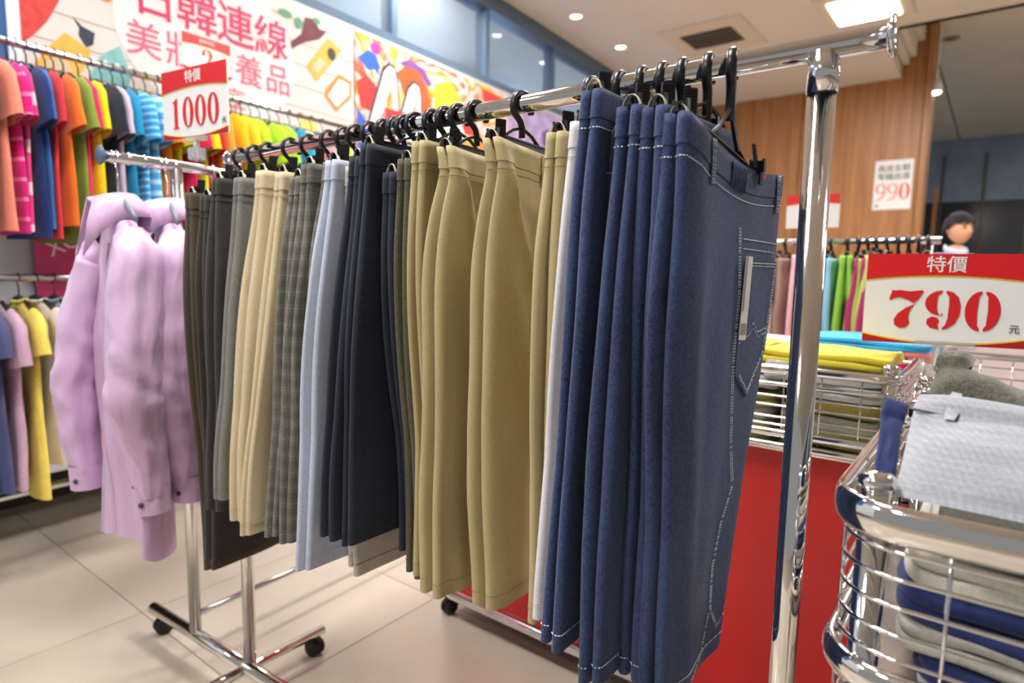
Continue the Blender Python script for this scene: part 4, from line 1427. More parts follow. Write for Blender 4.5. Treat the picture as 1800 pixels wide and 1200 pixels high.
def digit(ch):
    """high-contrast serif numerals, cap height 1, origin at the centre"""
    if ch == '0':
        return ring0(0.285, 0.5, 0.165, 0.045)
    if ch == '1':
        return [[(-0.16, -0.5), (0.16, -0.5), (0.16, -0.465), (0.085, -0.445), (0.085, 0.5), (0.03, 0.5), (-0.05, 0.43), (-0.17, 0.40), (-0.17, 0.37), (-0.085, 0.36), (-0.085, -0.445), (-0.16, -0.465)]]
    if ch == '2':
        return [[(-0.26, 0.22), (-0.22, 0.40), (-0.06, 0.5), (0.12, 0.48), (0.25, 0.36), (0.26, 0.18), (0.14, -0.02), (-0.10, -0.28), (-0.17, -0.37), (0.16, -0.37), (0.24, -0.20), (0.28, -0.20), (0.25, -0.5), (-0.27, -0.5), (-0.27, -0.45), (-0.02, -0.12), (0.10, 0.10), (0.11, 0.30), (0.03, 0.43), (-0.08, 0.44), (-0.13, 0.36), (-0.09, 0.25), (-0.15, 0.16)]]
    if ch == '7s':   # stencil bold
        return [[(-0.36, 0.24), (-0.30, 0.50), (-0.25, 0.47), (-0.12, 0.49), (0.10, 0.46), (0.36, 0.50), (0.40, 0.47), (0.30, 0.26), (0.20, 0.16), (0.06, 0.24), (-0.10, 0.30), (-0.24, 0.28), (-0.31, 0.23)],
                [(0.22, 0.13), (0.12, -0.05), (0.10, -0.22), (0.14, -0.36), (0.06, -0.48), (-0.08, -0.50), (-0.20, -0.42), (-0.22, -0.28), (-0.14, -0.12), (0.04, 0.04)]]
    if ch == '9s':
        return [[(-0.03, 0.5)] + [(-0.03 + 0.36 * math.cos(R(a)), 0.18 + 0.32 * math.sin(R(a))) for a in range(100, 271, 14)] + [(0.00, -0.06), (0.00, -0.14), (-0.04, -0.135), (-0.08, -0.10), (-0.12, 0.0), (-0.13, 0.18), (-0.12, 0.36), (-0.05, 0.44)],
                [(0.05, 0.5), (0.20, 0.46), (0.32, 0.34), (0.38, 0.12), (0.37, -0.12), (0.28, -0.34), (0.12, -0.47), (0.02, -0.5), (0.02, -0.45), (0.08, -0.38), (0.12, -0.2), (0.13, 0.1), (0.12, 0.34), (0.05, 0.44)],
                [(-0.06, -0.5), (-0.24, -0.46), (-0.33, -0.36), (-0.32, -0.24), (-0.22, -0.17), (-0.10, -0.20), (-0.05, -0.28), (-0.09, -0.37), (-0.06, -0.44)]]
    if ch == '0s':
        return [[(-0.04, 0.5)] + [(-0.04 + 0.33 * math.cos(R(a)), 0.5 * math.sin(R(a))) for a in range(95, 266, 12)] + [(-0.04, -0.5), (-0.04, -0.44), (-0.09, -0.36), (-0.11, 0.0), (-0.09, 0.36), (-0.04, 0.44)],
                [(0.04, 0.5), (0.04, 0.44), (0.09, 0.36), (0.11, 0.0), (0.09, -0.36), (0.04, -0.44), (0.04, -0.5)] + [(0.04 + 0.33 * math.cos(R(a)), 0.5 * math.sin(R(a))) for a in range(-85, 86, 12)]]
    if ch == '9':
        return [[(0.27 * math.cos(R(a)), 0.2 + 0.3 * math.sin(R(a))) for a in range(-40, 321, 12)] + [(0.27, 0.15)], ell(0, 0.2, 0.17, 0.25, 28),
                [(0.20, 0.15), (0.27, 0.15), (0.25, -0.1), (0.15, -0.33), (-0.02, -0.47), (-0.24, -0.5), (-0.24, -0.46), (-0.06, -0.42), (0.10, -0.26), (0.18, -0.05)]]


def price_sign(name, loc, rz, w_, h_, label, title=None, number=None, yuan=False, nh=0.4, top=0.27, stencil=False, nx=0.0, adv=0.62, foot=True, tilt=0.0):
    s = empty(name, loc, rz)
    if tilt:
        s.rotation_euler = (0, tilt, rz)
    tag(s, label, 'price sign', 'shop price signs')
    x0, x1, z0, z1 = -w_ / 2, w_ / 2, -h_ / 2, h_ / 2
    MB().box(x0, x1, -0.002, 0.002, z0, z1, 0.0007).build('card', white_pl, s)
    n = 16
    zt = z1 - h_ * top
    def curve(k):        # lower edge of the red band, gently bowed
        t = k / n
        return zt + h_ * 0.055 * (4 * t * (1 - t)) - h_ * 0.02
    flat('yellow_edge', [(x0, z1)] + [(lerp(x0, x1, k / n), curve(k) - h_ * 0.016) for k in range(n + 1)] + [(x1, z1)], yel_pl, s, -0.0022)
    flat('red_band', [(x0, z1)] + [(lerp(x0, x1, k / n), curve(k)) for k in range(n + 1)] + [(x1, z1)], red_pl, s, -0.0032)
    if foot:
        def low(k):
            t = k / n
            return z0 + h_ * 0.085 * (1 - 4 * t * (1 - t)) + 0.001
        flat('yellow_edge', [(lerp(x0, x1, k / n), low(k) + h_ * 0.016) for k in range(n + 1)] + [(x1, z0), (x0, z0)], yel_pl, s, -0.0022)
        flat('red_foot', [(lerp(x0, x1, k / n), low(k)) for k in range(n + 1)] + [(x1, z0), (x0, z0)], dred_pl, s, -0.0032)
    if title:
        stand_text('lettering', title, h_ * 0.19, white_pl, s, 0.0, -0.0046, z1 - h_ * top * 0.47, fat=h_ * 0.0012)
    if number:
        H_ = h_ * nh
        xs = [(k - (len(number) - 1) / 2) * adv * H_ + nx * w_ for k in range(len(number))]
        for ch, x in zip(number, xs):
            glyph('numeral', digit(ch + ('s' if stencil else '')), numred, s, x, -0.0034, (z0 + zt) / 2 + h_ * 0.02, H_)
        if yuan:
            stand_text('lettering', '元', h_ * 0.10, ink, s, xs[-1] + adv * H_ * 0.80, -0.0034, (z0 + zt) / 2 - H_ * 0.5 + h_ * 0.05)
    return s


sg = price_sign('price_sign', Vector((-0.972, 1.963, 1.832)), -0.507, 0.31, 0.205, 'red and white price sign reading 1000 clipped to the jacket rail', '特價', '1000', True, nh=0.44, top=0.30, adv=0.66)
MB().box(-0.05, 0.05, -0.006, 0.006, -0.116, -0.098, 0.002).tube([(0, 0, -0.11), (0, 0, -0.165)], 0.009, 12).box(-0.02, 0.02, -0.018, 0.018, -0.172, -0.135, 0.003).build('holder', clear, sg)
sg2 = price_sign('price_sign', wl(1.845, RD - 0.01, 2.375), AW, 0.25, 0.17, 'red and white price sign with a 2 on the upper wall rail', '單件折扣', '2', nh=0.62, top=0.28)
for o in sg2.children:
    if o.name.startswith('lettering'):
        o.scale = (0.62, 0.62, 1)
MB().box(-0.03, 0.03, -0.005, 0.005, -0.095, -0.083, 0.002).tube([(0, 0, -0.09), (0, 0, -0.165)], 0.006, 10).build('holder', clear, sg2)

# ================================================================== DISPLAY BINS ON THE RIGHT
redp = mat('red_panel', '#c91f20', 0.32, noise=0.05, nscale=3)
wirem = chrome


def rrect(x0, x1, y0, y1, r, n=7):
    p = []
    for cx, cy, a0 in ((x1 - r, y1 - r, 0), (x0 + r, y1 - r, 90), (x0 + r, y0 + r, 180), (x1 - r, y0 + r, 270)):
        p += arc(cx, cy, r, a0, a0 + 90, n)
    return p


def per_points(loop, step):
    """points spaced along a closed loop"""
    out = []
    acc = 0.0
    for (a, b_) in zip(loop, loop[1:] + loop[:1]):
        L = math.hypot(b_[0] - a[0], b_[1] - a[1])
        while acc < L:
            t = acc / L if L > 1e-9 else 0
            out.append((lerp(a[0], b_[0], t), lerp(a[1], b_[1], t)))
            acc += step
        acc -= L
    return out


def display_bin(label, m0, m1, n0, n1, ztop, zfl, rad, rails, wires, vstep, panel=True, base=True, post_r=0.016, zleg=0.09):
    """wire basket on a stand. local x = n, y = m"""
    d = empty('display_bin', (0, 0, 0), AN)
    c0 = mn((m0 + m1) / 2, (n0 + n1) / 2)
    d.location = (c0.x, c0.y, 0)
    tag(d, label, 'display bin', 'chrome wire bins on the right')
    hx, hy = (n1 - n0) / 2, (m1 - m0) / 2
    lp = rrect(-hx, hx, -hy, hy, rad)
    for (z, ra, rb) in rails:
        MB().tube([(x, y, z) for x, y in lp], ra, 12, closed=True, flat=(ra, rb), ref=(0, 0, 1)).build('rim_tube', chrome, d, True)
    li = rrect(-hx + 0.006, hx - 0.006, -hy + 0.006, hy - 0.006, rad)
    for z in wires:
        MB().tube([(x, y, z) for x, y in li], 0.0028, 8, closed=True).build('wire', wirem, d, True)
    vm = None
    for (x, y) in per_points(li, vstep):
        if vm is None:
            o = MB().tube([(0, 0, zfl), (0, 0, ztop)], 0.0026, 6).build('wire', wirem, d, True)
            vm = o.data
        else:
            o = link('wire', vm, None, d)
        o.location = (x, y, 0)
    MB().box(-hx + 0.01, hx - 0.01, -hy + 0.01, hy - 0.01, zfl - 0.004, zfl).build('bin_floor', steel, d)
    for sx in (-1, 1):
        for sy in (-1, 1):
            x, y = sx * (hx - rad * 0.55), sy * (hy - rad * 0.55)
            MB().tube([(x, y, zleg), (x, y, ztop + 0.012)], post_r, 16).build('post', chrome, d, True)
            MB().lathe([(post_r, ztop + 0.010), (post_r + 0.004, ztop + 0.014), (post_r + 0.004, ztop + 0.024), (post_r - 0.003, ztop + 0.030), (0.003, ztop + 0.031)], 18, Matrix.Translation((x, y, 0))).build('post_cap', chrome, d, True)
            caster(d, x, y, zleg)
    if panel:
        for (a, b_, c_, e_) in ((-hx + 0.02, -hx + 0.032, -hy + 0.03, hy - 0.03), (hx - 0.032, hx - 0.02, -hy + 0.03, hy - 0.03), (-hx + 0.04, hx - 0.04, -hy + 0.02, -hy + 0.032), (-hx + 0.04, hx - 0.04, hy - 0.032, hy - 0.02)):
            MB().box(a, b_, c_, e_, 0.105, zfl - 0.02, 0.002).build('red_panel', redp, d)
        for z in (zfl - 0.012,):
            MB().tube([(x, y, z) for x, y in rrect(-hx + 0.012, hx - 0.012, -hy + 0.012, hy - 0.012, rad)], 0.010, 10, closed=True).build('shelf_tube', chrome, d, True)
    if base:
        MB().tube([(x, y, 0.088) for x, y in rrect(-hx + 0.01, hx - 0.01, -hy + 0.01, hy - 0.01, 0.03, 3)], 0.016, 12, closed=True, flat=(0.018, 0.014), ref=(0, 0, 1)).build('base_tube', chrome, d, True)
    return d


binA = display_bin('long chrome wire bin on red panels behind the jeans', 0.165, 1.62, 1.677, 2.42, 1.105, 0.905, 0.03,
                   [(1.10, 0.012, 0.010), (1.062, 0.006, 0.006), (0.935, 0.011, 0.009), (0.902, 0.010, 0.009)], [1.03, 1.005, 0.975, 0.955], 0.088)
binB = display_bin('nearest chrome wire bin heaped with folded trousers at the right edge', -0.80, 0.138, 0.815, 1.60, 1.075, 0.80, 0.075,
                   [(1.058, 0.023, 0.009), (0.862, 0.020, 0.011)], [1.024, 0.992, 0.958, 0.924, 0.894], 0.15, panel=False, post_r=0.0175)
binC = display_bin('third chrome wire bin on red panels behind the heaped one', -0.95, 0.125, 1.70, 2.62, 1.085, 0.86, 0.03,
                   [(1.08, 0.012, 0.010), (0.90, 0.011, 0.009)], [1.045, 1.01, 0.975, 0.94], 0.085)

# ------------------------------------------------------------------ folded clothes
def folded(loc, rz, a, b_, h, m, label, layers=2, seed=0, group=None, cat='folded clothes', name='folded_garment', sagx=0.0, rough=0.008):
    """a folded garment: soft slabs with rounded edges, stacked. a along local x, b along y"""
    r = empty(name, loc, rz)
    tag(r, label, cat, group)
    lh = h / layers
    for k in range(layers):
        rows = []
        nr, seg = 10, 72
        for i in range(nr + 1):
            ph = -math.pi / 2 + math.pi * i / nr
            row = []
            for j in range(seg):
                an = 2 * math.pi * j / seg
                ca, sa = math.cos(an), math.sin(an)
                e = 0.22
                kx = (abs(ca) ** e) * (1 if ca >= 0 else -1)
                ky = (abs(sa) ** e) * (1 if sa >= 0 else -1)
                infl = math.cos(ph) ** 0.5 if math.cos(ph) > 1e-6 else 0.0
                x = kx * (a / 2 - lh / 2 * (1 - infl))
                y = ky * (b_ / 2 - lh / 2 * (1 - infl))
                z = lh * (k + 0.5) + lh / 2 * math.sin(ph)
                p = wob((x, y, z), 9, rough, seed + k)
                p.z = z + rough * mnoise.noise(Vector((x * 8 + seed, y * 8, k * 0.7))) * 1.6 - sagx * (x / a) ** 2
                row.append(p)
            rows.append(row)
        v, f = loft(rows, True, True)
        obj('folded_layer', v, f, m, r, True)
    return r


rf = random.Random(5)
ylw = fabric('folded_yellow', '#dcc93a', 0.7, 0.08)
oly = fabric('folded_olive', '#b3a95c', 0.7, 0.15)
bluef = fabric('folded_blue', '#2fa0dc', 0.7, 0.1)
pinkf = fabric('folded_pink', '#ee8a86', 0.7, 0.08)
plastic = mat('clear_wrap', (0.93, 0.93, 0.92), 0.12, trans=0.5, noise=0.05, bump=0.9, bscale=30)
for k, mm in enumerate((0.31, 0.56)):
    z = 0.908
    for j, (h, m_, nm) in enumerate(((0.040, oly, 'olive'), (0.038, palegrey, 'stone'), (0.040, oly, 'khaki green'), (0.036, plastic, 'plastic wrapped'))):
        p = mn(mm + rf.uniform(-0.008, 0.008), 1.86, z)
        folded(p, AN + rf.uniform(-0.04, 0.04), 0.30, 0.235, h, m_, '%s folded garment, %s from the bottom of the %s stack in the long bin' % (nm, ['lowest', 'second', 'third', 'fourth'][j], ['right', 'left'][k]), 2, seed=k * 7 + j, group='folded clothes in the long bin')
        z += h + 0.002
    # on top, above the rim
folded(mn(0.34, 1.86, 1.070), AN + 0.1, 0.31, 0.30, 0.045, plastic, 'clear plastic wrapped garment under the yellow one on the long bin', 2, 21, 'folded clothes on the long bin')
folded(mn(0.335, 1.82, 1.118), AN - 0.05, 0.24, 0.31, 0.034, ylw, 'yellow folded garment on top of the long bin', 2, 22, 'folded clothes on the long bin', sagx=0.02)
folded(mn(0.30, 2.08, 1.118), AN + 0.05, 0.20, 0.34, 0.020, pinkf, 'pink folded garment behind the yellow one on the long bin', 1, 23, 'folded clothes on the long bin')
folded(mn(0.30, 2.10, 1.140), AN - 0.08, 0.22, 0.36, 0.024, bluef, 'bright blue folded garment behind the yellow one on the long bin', 2, 24, 'folded clothes on the long bin')
folded(mn(0.62, 1.84, 1.072), AN, 0.30, 0.25, 0.035, plastic, 'clear plastic wrapped garment left of the yellow one on the long bin', 1, 25, 'folded clothes on the long bin')
folded(mn(0.60, 1.84, 1.109), AN + 0.1, 0.26, 0.22, 0.040, ylw, 'yellow folded garment seen between the jeans and the post', 2, 26, 'folded clothes on the long bin')
folded(mn(0.62, 2.12, 1.09), AN, 0.25, 0.30, 0.05, palegrey, 'grey folded garment behind the jeans on the long bin', 2, 27, 'folded clothes on the long bin')
# third bin
for k, (mm, m_, nm) in enumerate(((-0.02, plastic, 'clear wrapped'), (-0.30, palegrey, 'stone coloured'), (-0.58, greywhite, 'white'))):
    folded(mn(mm, 2.0, 0.862), AN, 0.34, 0.25, 0.07, m_, '%s folded garment lying in the third bin' % nm, 2, 30 + k, 'folded clothes in the third bin')

# heaped trousers of the near bin
navy2 = fabric('navy_chino', '#243060', 0.8, 0.15)
greyck = plaid('pale_grey_check', '#a9abb2', '#989ba4', '#bcbec4', per=0.007)
mossy = fabric('moss_grey', '#5d5b4e', 0.75, 0.35)
cream = fabric('cream_cotton', '#d9d4c8', 0.8, 0.08)
z = 0.806
for j, (h, m_, nm) in enumerate(((0.034, greywhite, 'white folded trousers at the bottom of the near bin'), (0.036, navy2, 'navy folded trousers low in the near bin'), (0.034, palegrey, 'light grey folded trousers in the middle of the near bin'),
                                 (0.050, navy2, 'thick navy folded trousers in the middle of the near bin'), (0.045, cream, 'cream folded trousers high in the near bin'), (0.034, mossy, 'moss grey folded trousers just under the rim of the near bin'))):
    folded(mn(-0.30 + rf.uniform(-0.02, 0.02), 1.06, z), AN + rf.uniform(-0.03, 0.03), 0.40, 0.72, h, m_, nm, 2, 40 + j, 'trousers heaped in the near bin')
    z += h + 0.002


def quad_slab(name, P00, P10, P11, P01, th, m, parent, nu=18, nv=14, puff=0.01, seed=0, amp=0.004):
    """soft cloth slab over four corner points (m, n, z)"""
    top, bot = [], []
    C = [mn(p[0], p[1], p[2]) for p in (P00, P10, P11, P01)]
    nrm = (C[1] - C[0]).cross(C[3] - C[0]).normalized()
    for j in range(nv + 1):
        v_ = j / nv
        for i in range(nu + 1):
            u_ = i / nu
            p = C[0].lerp(C[1], u_).lerp(C[3].lerp(C[2], u_), v_)
            e = (1 - (2 * u_ - 1) ** 8) * (1 - (2 * v_ - 1) ** 8)
            k = mnoise.noise(Vector((u_ * 4 + seed, v_ * 4, seed))) * amp + mnoise.noise(Vector((u_ * 11, v_ * 3 + seed, 2))) * amp * 0.5
            top.append(p + nrm * (th * 0.5 * e + puff * e * math.sin(math.pi * v_) + k * e))
            bot.append(p - nrm * (th * 0.5 * e) + nrm * (k * e + puff * e * math.sin(math.pi * v_)))
    n_ = nu + 1
    F = []
    K = len(top)
    for j in range(nv):
        for i in range(nu):
            a = j * n_ + i
            F.append((a, a + 1, a + n_ + 1, a + n_))
            F.append((K + a, K + a + n_, K + a + n_ + 1, K + a + 1))
    for i in range(nu):
        F.append((i, K + i, K + i + 1, i + 1))
        t = nv * n_ + i
        F.append((t, t + 1, K + t + 1, K + t))
    for j in range(nv):
        a = j * n_
        F.append((a, a + n_, K + a + n_, K + a))
        a = j * n_ + nu
        F.append((a, K + a, K + a + n_, a + n_))
    return obj(name, top + bot, F, m, parent, True)


gt = empty('trousers', (0, 0, 0)); tag(gt, 'pale grey checked trousers lying waist up on the heap in the near bin', 'trousers', 'trousers heaped in the near bin')
quad_slab('legs', (0.078, 0.862, 1.078), (-0.42, 0.862, 1.070), (-0.40, 0.975, 1.128), (0.074, 0.975, 1.172), 0.020, greyck, gt, puff=0.014, seed=3, amp=0.007)
quad_slab('waistband', (0.075, 0.960, 1.170), (-0.40, 0.960, 1.124), (-0.40, 0.995, 1.135), (0.070, 0.995, 1.188), 0.024, greyck, gt, nv=5, puff=0.002, seed=3, amp=0.002)
quad_slab('belt_loop', (0.040, 0.945, 1.164), (0.026, 0.945, 1.163), (0.025, 0.997, 1.190), (0.039, 0.997, 1.192), 0.004, greyck, gt, 4, 4, 0.001)
quad_slab('pocket_flap', (0.052, 0.885, 1.106), (0.0505, 0.885, 1.106), (0.0265, 0.945, 1.160), (0.028, 0.945, 1.160), 0.002, mat('pocket_edge', '#9a9ca3', 0.8), gt, 4, 8, 0.001)
nvt = empty('trousers', (0, 0, 0)); tag(nvt, 'navy trousers standing folded at the left end of the near bin', 'trousers', 'trousers heaped in the near bin')
quad_slab('legs', (0.104, 0.875, 1.075), (0.080, 0.870, 1.075), (0.086, 0.985, 1.150), (0.112, 0.985, 1.155), 0.012, navy2, nvt, puff=0.003, seed=5)
quad_slab('waistband', (0.113, 0.975, 1.148), (0.085, 0.975, 1.143), (0.082, 1.005, 1.166), (0.112, 1.005, 1.174), 0.015, navy2, nvt, nv=5, puff=0.002, seed=5, amp=0.001)
mt = empty('trousers', (0, 0, 0)); tag(mt, 'mottled moss grey trousers bunched behind the checked ones', 'trousers', 'trousers heaped in the near bin')
quad_slab('legs', (0.085, 1.04, 1.09), (-0.12, 1.04, 1.09), (-0.07, 1.15, 1.165), (0.06, 1.15, 1.215), 0.06, mossy, mt, puff=0.02, seed=8, amp=0.014)
quad_slab('waistband', (0.066, 1.13, 1.20), (0.02, 1.12, 1.21), (0.016, 1.16, 1.222), (0.06, 1.16, 1.222), 0.03, mossy, mt, 8, 5, 0.003, 8)

# price sign 790 on a clear holder
s790 = price_sign('price_sign', Vector((1.068, 1.557, 1.286)), -0.437, 0.340, 0.225, 'large red and white price sign reading 790 above the bins', '特價', '790', True, nh=0.43, top=0.27, stencil=True, adv=0.84, tilt=0.0)
MB().box(-0.055, 0.075, -0.006, 0.006, -0.120, -0.104, 0.002).tube([(0.0, 0, -0.115), (-0.0, 0.0, -0.185)], 0.008, 12).box(-0.022, 0.022, -0.02, 0.02, -0.205, -0.165, 0.004).build('holder', clear, s790)

# ================================================================== COLOURED TROUSERS RACK FURTHER BACK
r3 = empty('clothes_rack', mn(0, 3.4, 0), AN + math.pi / 2)
tag(r3, 'chrome clothes rack of pastel trousers in front of the wood wall', 'clothes rack')
MB().tube([(0.215, 0, 1.505), (2.0, 0, 1.505)], 0.0155, 16).build('rail', mat('bright_rail', (0.86, 0.85, 0.83), 0.2, 1.0), r3, True)
for x in (0.26, 1.95):
    MB().tube([(x, 0, 0.085), (x, 0, 1.50)], 0.016, 14).build('post', steel, r3, True)
    MB().tube([(x, -0.24, 0.085), (x, 0.24, 0.085)], 0.015, 12).build('foot_bar', steel, r3, True)
    for y in (-0.21, 0.21):
        caster(r3, x, y)
PB = [(0.945, 'past_sand', '#d9c9b6', 'sand coloured'), (0.885, 'past_print', '#a08478', 'brown floral printed'), (0.825, 'past_pink', '#efb9bf', 'pale pink'), (0.775, 'past_plum', '#9c3f86', 'plum'),
      (0.675, 'past_sky', '#8fcbe6', 'sky blue'), (0.605, 'past_green', '#8ecb4a', 'grass green'), (0.560, 'past_lime', '#bfd867', 'lime green'), (0.515, 'past_magenta', '#b0306e', 'magenta'), (0.480, 'past_pear', '#cdd884', 'pear green'),
      (0.435, 'past_khaki', '#a8996a', 'khaki'), (0.395, 'past_lilac', '#c48fc4', 'lilac'), (0.355, 'past_wine', '#5d2a40', 'wine red'), (0.315, 'past_cerise', '#d81f6e', 'cerise'), (0.28, 'past_tan', '#b48a66', 'tan')]
for k, (mm, nm, colr, word) in enumerate(PB):
    pp = Pants(-0.13, 0.13, 1.425 + rs.uniform(-0.01, 0.01), 0.72, -0.15, 0.12, 60 + k, amp=0.008, c0=0.015, t0=0.011, c1=0.024, t1=0.017)
    trousers(0, rs.uniform(-14, 22), pp, fabric(nm, colr, 0.75, 0.08), '%s trousers on the rack before the wood wall' % word, word, base=mn(mm - 0.018, 3.4), railz=1.505, group='pastel trousers before the wood wall', hgroup='hangers on the pastel trousers rack', rows=20, stitch=mat('pastel_thread', '#9a938c', 0.8), hl='black clip hanger holding the %s trousers' % word)
blank = price_sign('price_sign', mn(0.745, 3.36, 1.652), AN - math.pi / 2, 0.24, 0.16, 'blank white sign with a red top band on the pastel trousers rack', None, None, top=0.28, foot=False)
MB().tube([(0, 0.0, -0.08), (0, 0.02, -0.135)], 0.006, 10).box(-0.015, 0.015, 0.0, 0.05, -0.155, -0.13, 0.002).build('holder', clear, blank)

# notice on the wood wall
nt_ = empty('notice', mn(1.13, NW - 0.004, 2.475), AN - math.pi / 2)
tag(nt_, 'white paper notice reading 990 in red on the wood wall', 'notice')
MB().box(-0.205, 0.205, -0.002, 0.002, -0.30, 0.30).build('sheet', mat('paper', '#ece9e4', 0.7), nt_)
for row, zz_ in (('真皮女鞋', 0.195), ('零碼出清', 0.095)):
    for d in (0, 0.003):
        stand_text('lettering', row, 0.088, ink, nt_, d, -0.0034, zz_)
for k, ch in enumerate('990'):
    glyph('numeral', digit(ch), mat('notice_red', '#e2452c', 0.5), nt_, (k - 1) * 0.128, -0.0034, -0.085, 0.205)
flat('heart_mark', [(-0.165, -0.235), (-0.18, -0.25), (-0.16, -0.275), (-0.14, -0.25), (-0.155, -0.235)], mat('notice_brown', '#7c2a1f', 0.5), nt_, -0.0022)

# pink counter with small goods
pc_ = empty('counter', mn(-0.45, 3.95), AN)
tag(pc_, 'pink display counter behind the 790 sign', 'counter')
pinkc = mat('pink_counter', '#e88a9b', 0.5)
MB().box(-0.25, 0.25, -0.9, 0.72, 0.08, 1.36, 0.004).build('body', mat('counter_white', '#e6dfdf', 0.5), pc_)
MB().box(-0.29, 0.29, -0.94, 0.76, 1.36, 1.405, 0.006).build('top', pinkc, pc_)
MB().box(-0.23, 0.23, -0.88, 0.70, 0.0, 0.08).build('plinth', mat('counter_plinth', '#8b5a60', 0.6), pc_)
goods = [(0.22, 'box', 'white box with a red stripe on the left end of the pink counter'), (-0.02, 'box', 'white box in the middle of the pink counter'), (-0.16, 'cap', 'white cap first on the pink counter'), (-0.26, 'cap', 'white cap second on the pink counter'), (-0.35, 'jar', 'pale jar on the pink counter'), (-0.43, 'bottle', 'white bottle on the pink counter'), (-0.50, 'jar', 'violet jar on the pink counter')]
for k, (mm, kd, lab) in enumerate(goods):
    o = empty({'cap': 'sun_hat'}.get(kd, 'gift_' + kd if kd == 'box' else 'cream_jar' if kd == 'jar' else 'lotion_bottle'), mn(mm, 3.90, 1.4055), AN + rf.uniform(-0.3, 0.3))
    tag(o, lab, kd, 'goods on the pink counter')
    wm_ = mat('goods_white', '#e9e4df', 0.5)
    if kd == 'box':
        MB().box(-0.05, 0.05, -0.10, 0.10, 0, 0.045, 0.003).build('body', wm_, o)
        MB().box(-0.0512, -0.0502, -0.07, 0.07, 0.012, 0.022).build('stripe', red_pl, o)
    elif kd == 'cap':
        MB().lathe([(0.05, 0.0), (0.05, 0.02), (0.045, 0.045), (0.03, 0.065), (0.006, 0.075)], 20).build('crown', wm_, o, True)
        MB().prism([(-0.045, 0.0), (-0.085, 0.0), (-0.10, 0.005), (-0.06, 0.012)], -0.035, 0.035).build('brim', wm_, o)
    elif kd == 'jar':
        MB().lathe([(0.030, 0.0), (0.034, 0.004), (0.034, 0.05), (0.028, 0.056)], 18).build('body', mat('jar_' + str(k), '#b9a6c9' if k == 6 else '#d9d2c6', 0.4), o, True)
        MB().lathe([(0.030, 0.056), (0.031, 0.075), (0.004, 0.078)], 18).build('lid', wm_, o, True)
    else:
        MB().lathe([(0.024, 0.0), (0.026, 0.004), (0.026, 0.055), (0.010, 0.070), (0.010, 0.085)], 18).build('body', wm_, o, True)
        MB().lathe([(0.012, 0.085), (0.012, 0.10), (0.003, 0.102)], 14).build('cap', mat('bottle_cap', '#6f5a86', 0.4), o, True)

# ================================================================== PERSON
skin = mat('skin', '#d9a07c', 0.55, noise=0.06, nscale=10)
hairm = mat('black_hair', '#120f14', 0.85, noise=0.3, nscale=40, stretch=(1, 1, 0.3))
shirtm = fabric('person_shirt', '#8fa3cf', 0.8, 0.08)
pantm = fabric('person_trousers', '#33364a', 0.8, 0.1)


def skinned(name, pts, edges, radii, m, parent, sub=2, root=0):
    me = bpy.data.meshes.new(name)
    me.from_pydata(pts, edges, [])
    o = link(name, me, m, parent)
    md = o.modifiers.new('skin', 'SKIN')
    for v_, r_ in zip(me.skin_vertices[0].data, radii):
        v_.radius = r_ if isinstance(r_, tuple) else (r_, r_)
    me.skin_vertices[0].data[root].use_root = True
    md.use_smooth_shade = True
    sb = o.modifiers.new('sub', 'SUBSURF')
    sb.levels = sb.render_levels = sub
    return o


per = empty('person', mn(0.262, 5.6), R(-82))
per.scale = (1.055, 1.055, 1.055)       # faces local +x
tag(per, 'person in a light blue collared shirt with short black hair, behind the counter', 'person')
# body: pelvis, spine, neck, legs, arms
B = [(0, 0, 0.90), (0, 0, 1.08), (-0.01, 0, 1.25), (-0.015, 0, 1.36), (0, 0, 1.45), (0.012, 0, 1.50),
     (0, 0.09, 0.86), (0.01, 0.10, 0.47), (-0.02, 0.10, 0.08), (0.10, 0.11, 0.03),
     (0, -0.09, 0.86), (0.01, -0.10, 0.47), (-0.02, -0.10, 0.08), (0.10, -0.11, 0.03),
     (-0.015, 0.15, 1.36), (-0.02, 0.20, 1.12), (0.08, 0.21, 0.90), (0.13, 0.20, 0.83),
     (-0.015, -0.15, 1.36), (-0.02, -0.20, 1.12), (0.08, -0.21, 0.90), (0.13, -0.20, 0.83)]
E_ = [(0, 1), (1, 2), (2, 3), (3, 4), (4, 5), (0, 6), (6, 7), (7, 8), (8, 9), (0, 10), (10, 11), (11, 12), (12, 13), (3, 14), (14, 15), (15, 16), (16, 17), (3, 18), (18, 19), (19, 20), (20, 21)]
RD_ = [(0.10, 0.13), (0.09, 0.12), (0.10, 0.14), (0.075, 0.10), 0.050, 0.048, 0.078, 0.055, 0.038, 0.035, 0.078, 0.055, 0.038, 0.035, 0.048, 0.040, 0.030, 0.030, 0.048, 0.040, 0.030, 0.030]
skinned('body', B, E_, RD_, skin, per)
sh = [(0, 0, 0.88), (0, 0, 1.08), (-0.01, 0, 1.25), (-0.015, 0, 1.365), (-0.015, 0.15, 1.375), (-0.02, 0.20, 1.12), (-0.015, -0.15, 1.375), (-0.02, -0.20, 1.12), (-0.005, 0, 1.435)]
skinned('shirt', sh, [(0, 1), (1, 2), (2, 3), (3, 4), (4, 5), (3, 6), (6, 7), (3, 8)], [(0.12, 0.15), (0.108, 0.138), (0.116, 0.155), (0.098, 0.125), 0.074, 0.060, 0.074, 0.060, 0.074], shirtm, per)
tr = [(0, 0, 0.93), (0, 0, 0.88), (0, 0.09, 0.84), (0.01, 0.10, 0.47), (-0.02, 0.10, 0.09), (0, -0.09, 0.84), (0.01, -0.10, 0.47), (-0.02, -0.10, 0.09)]
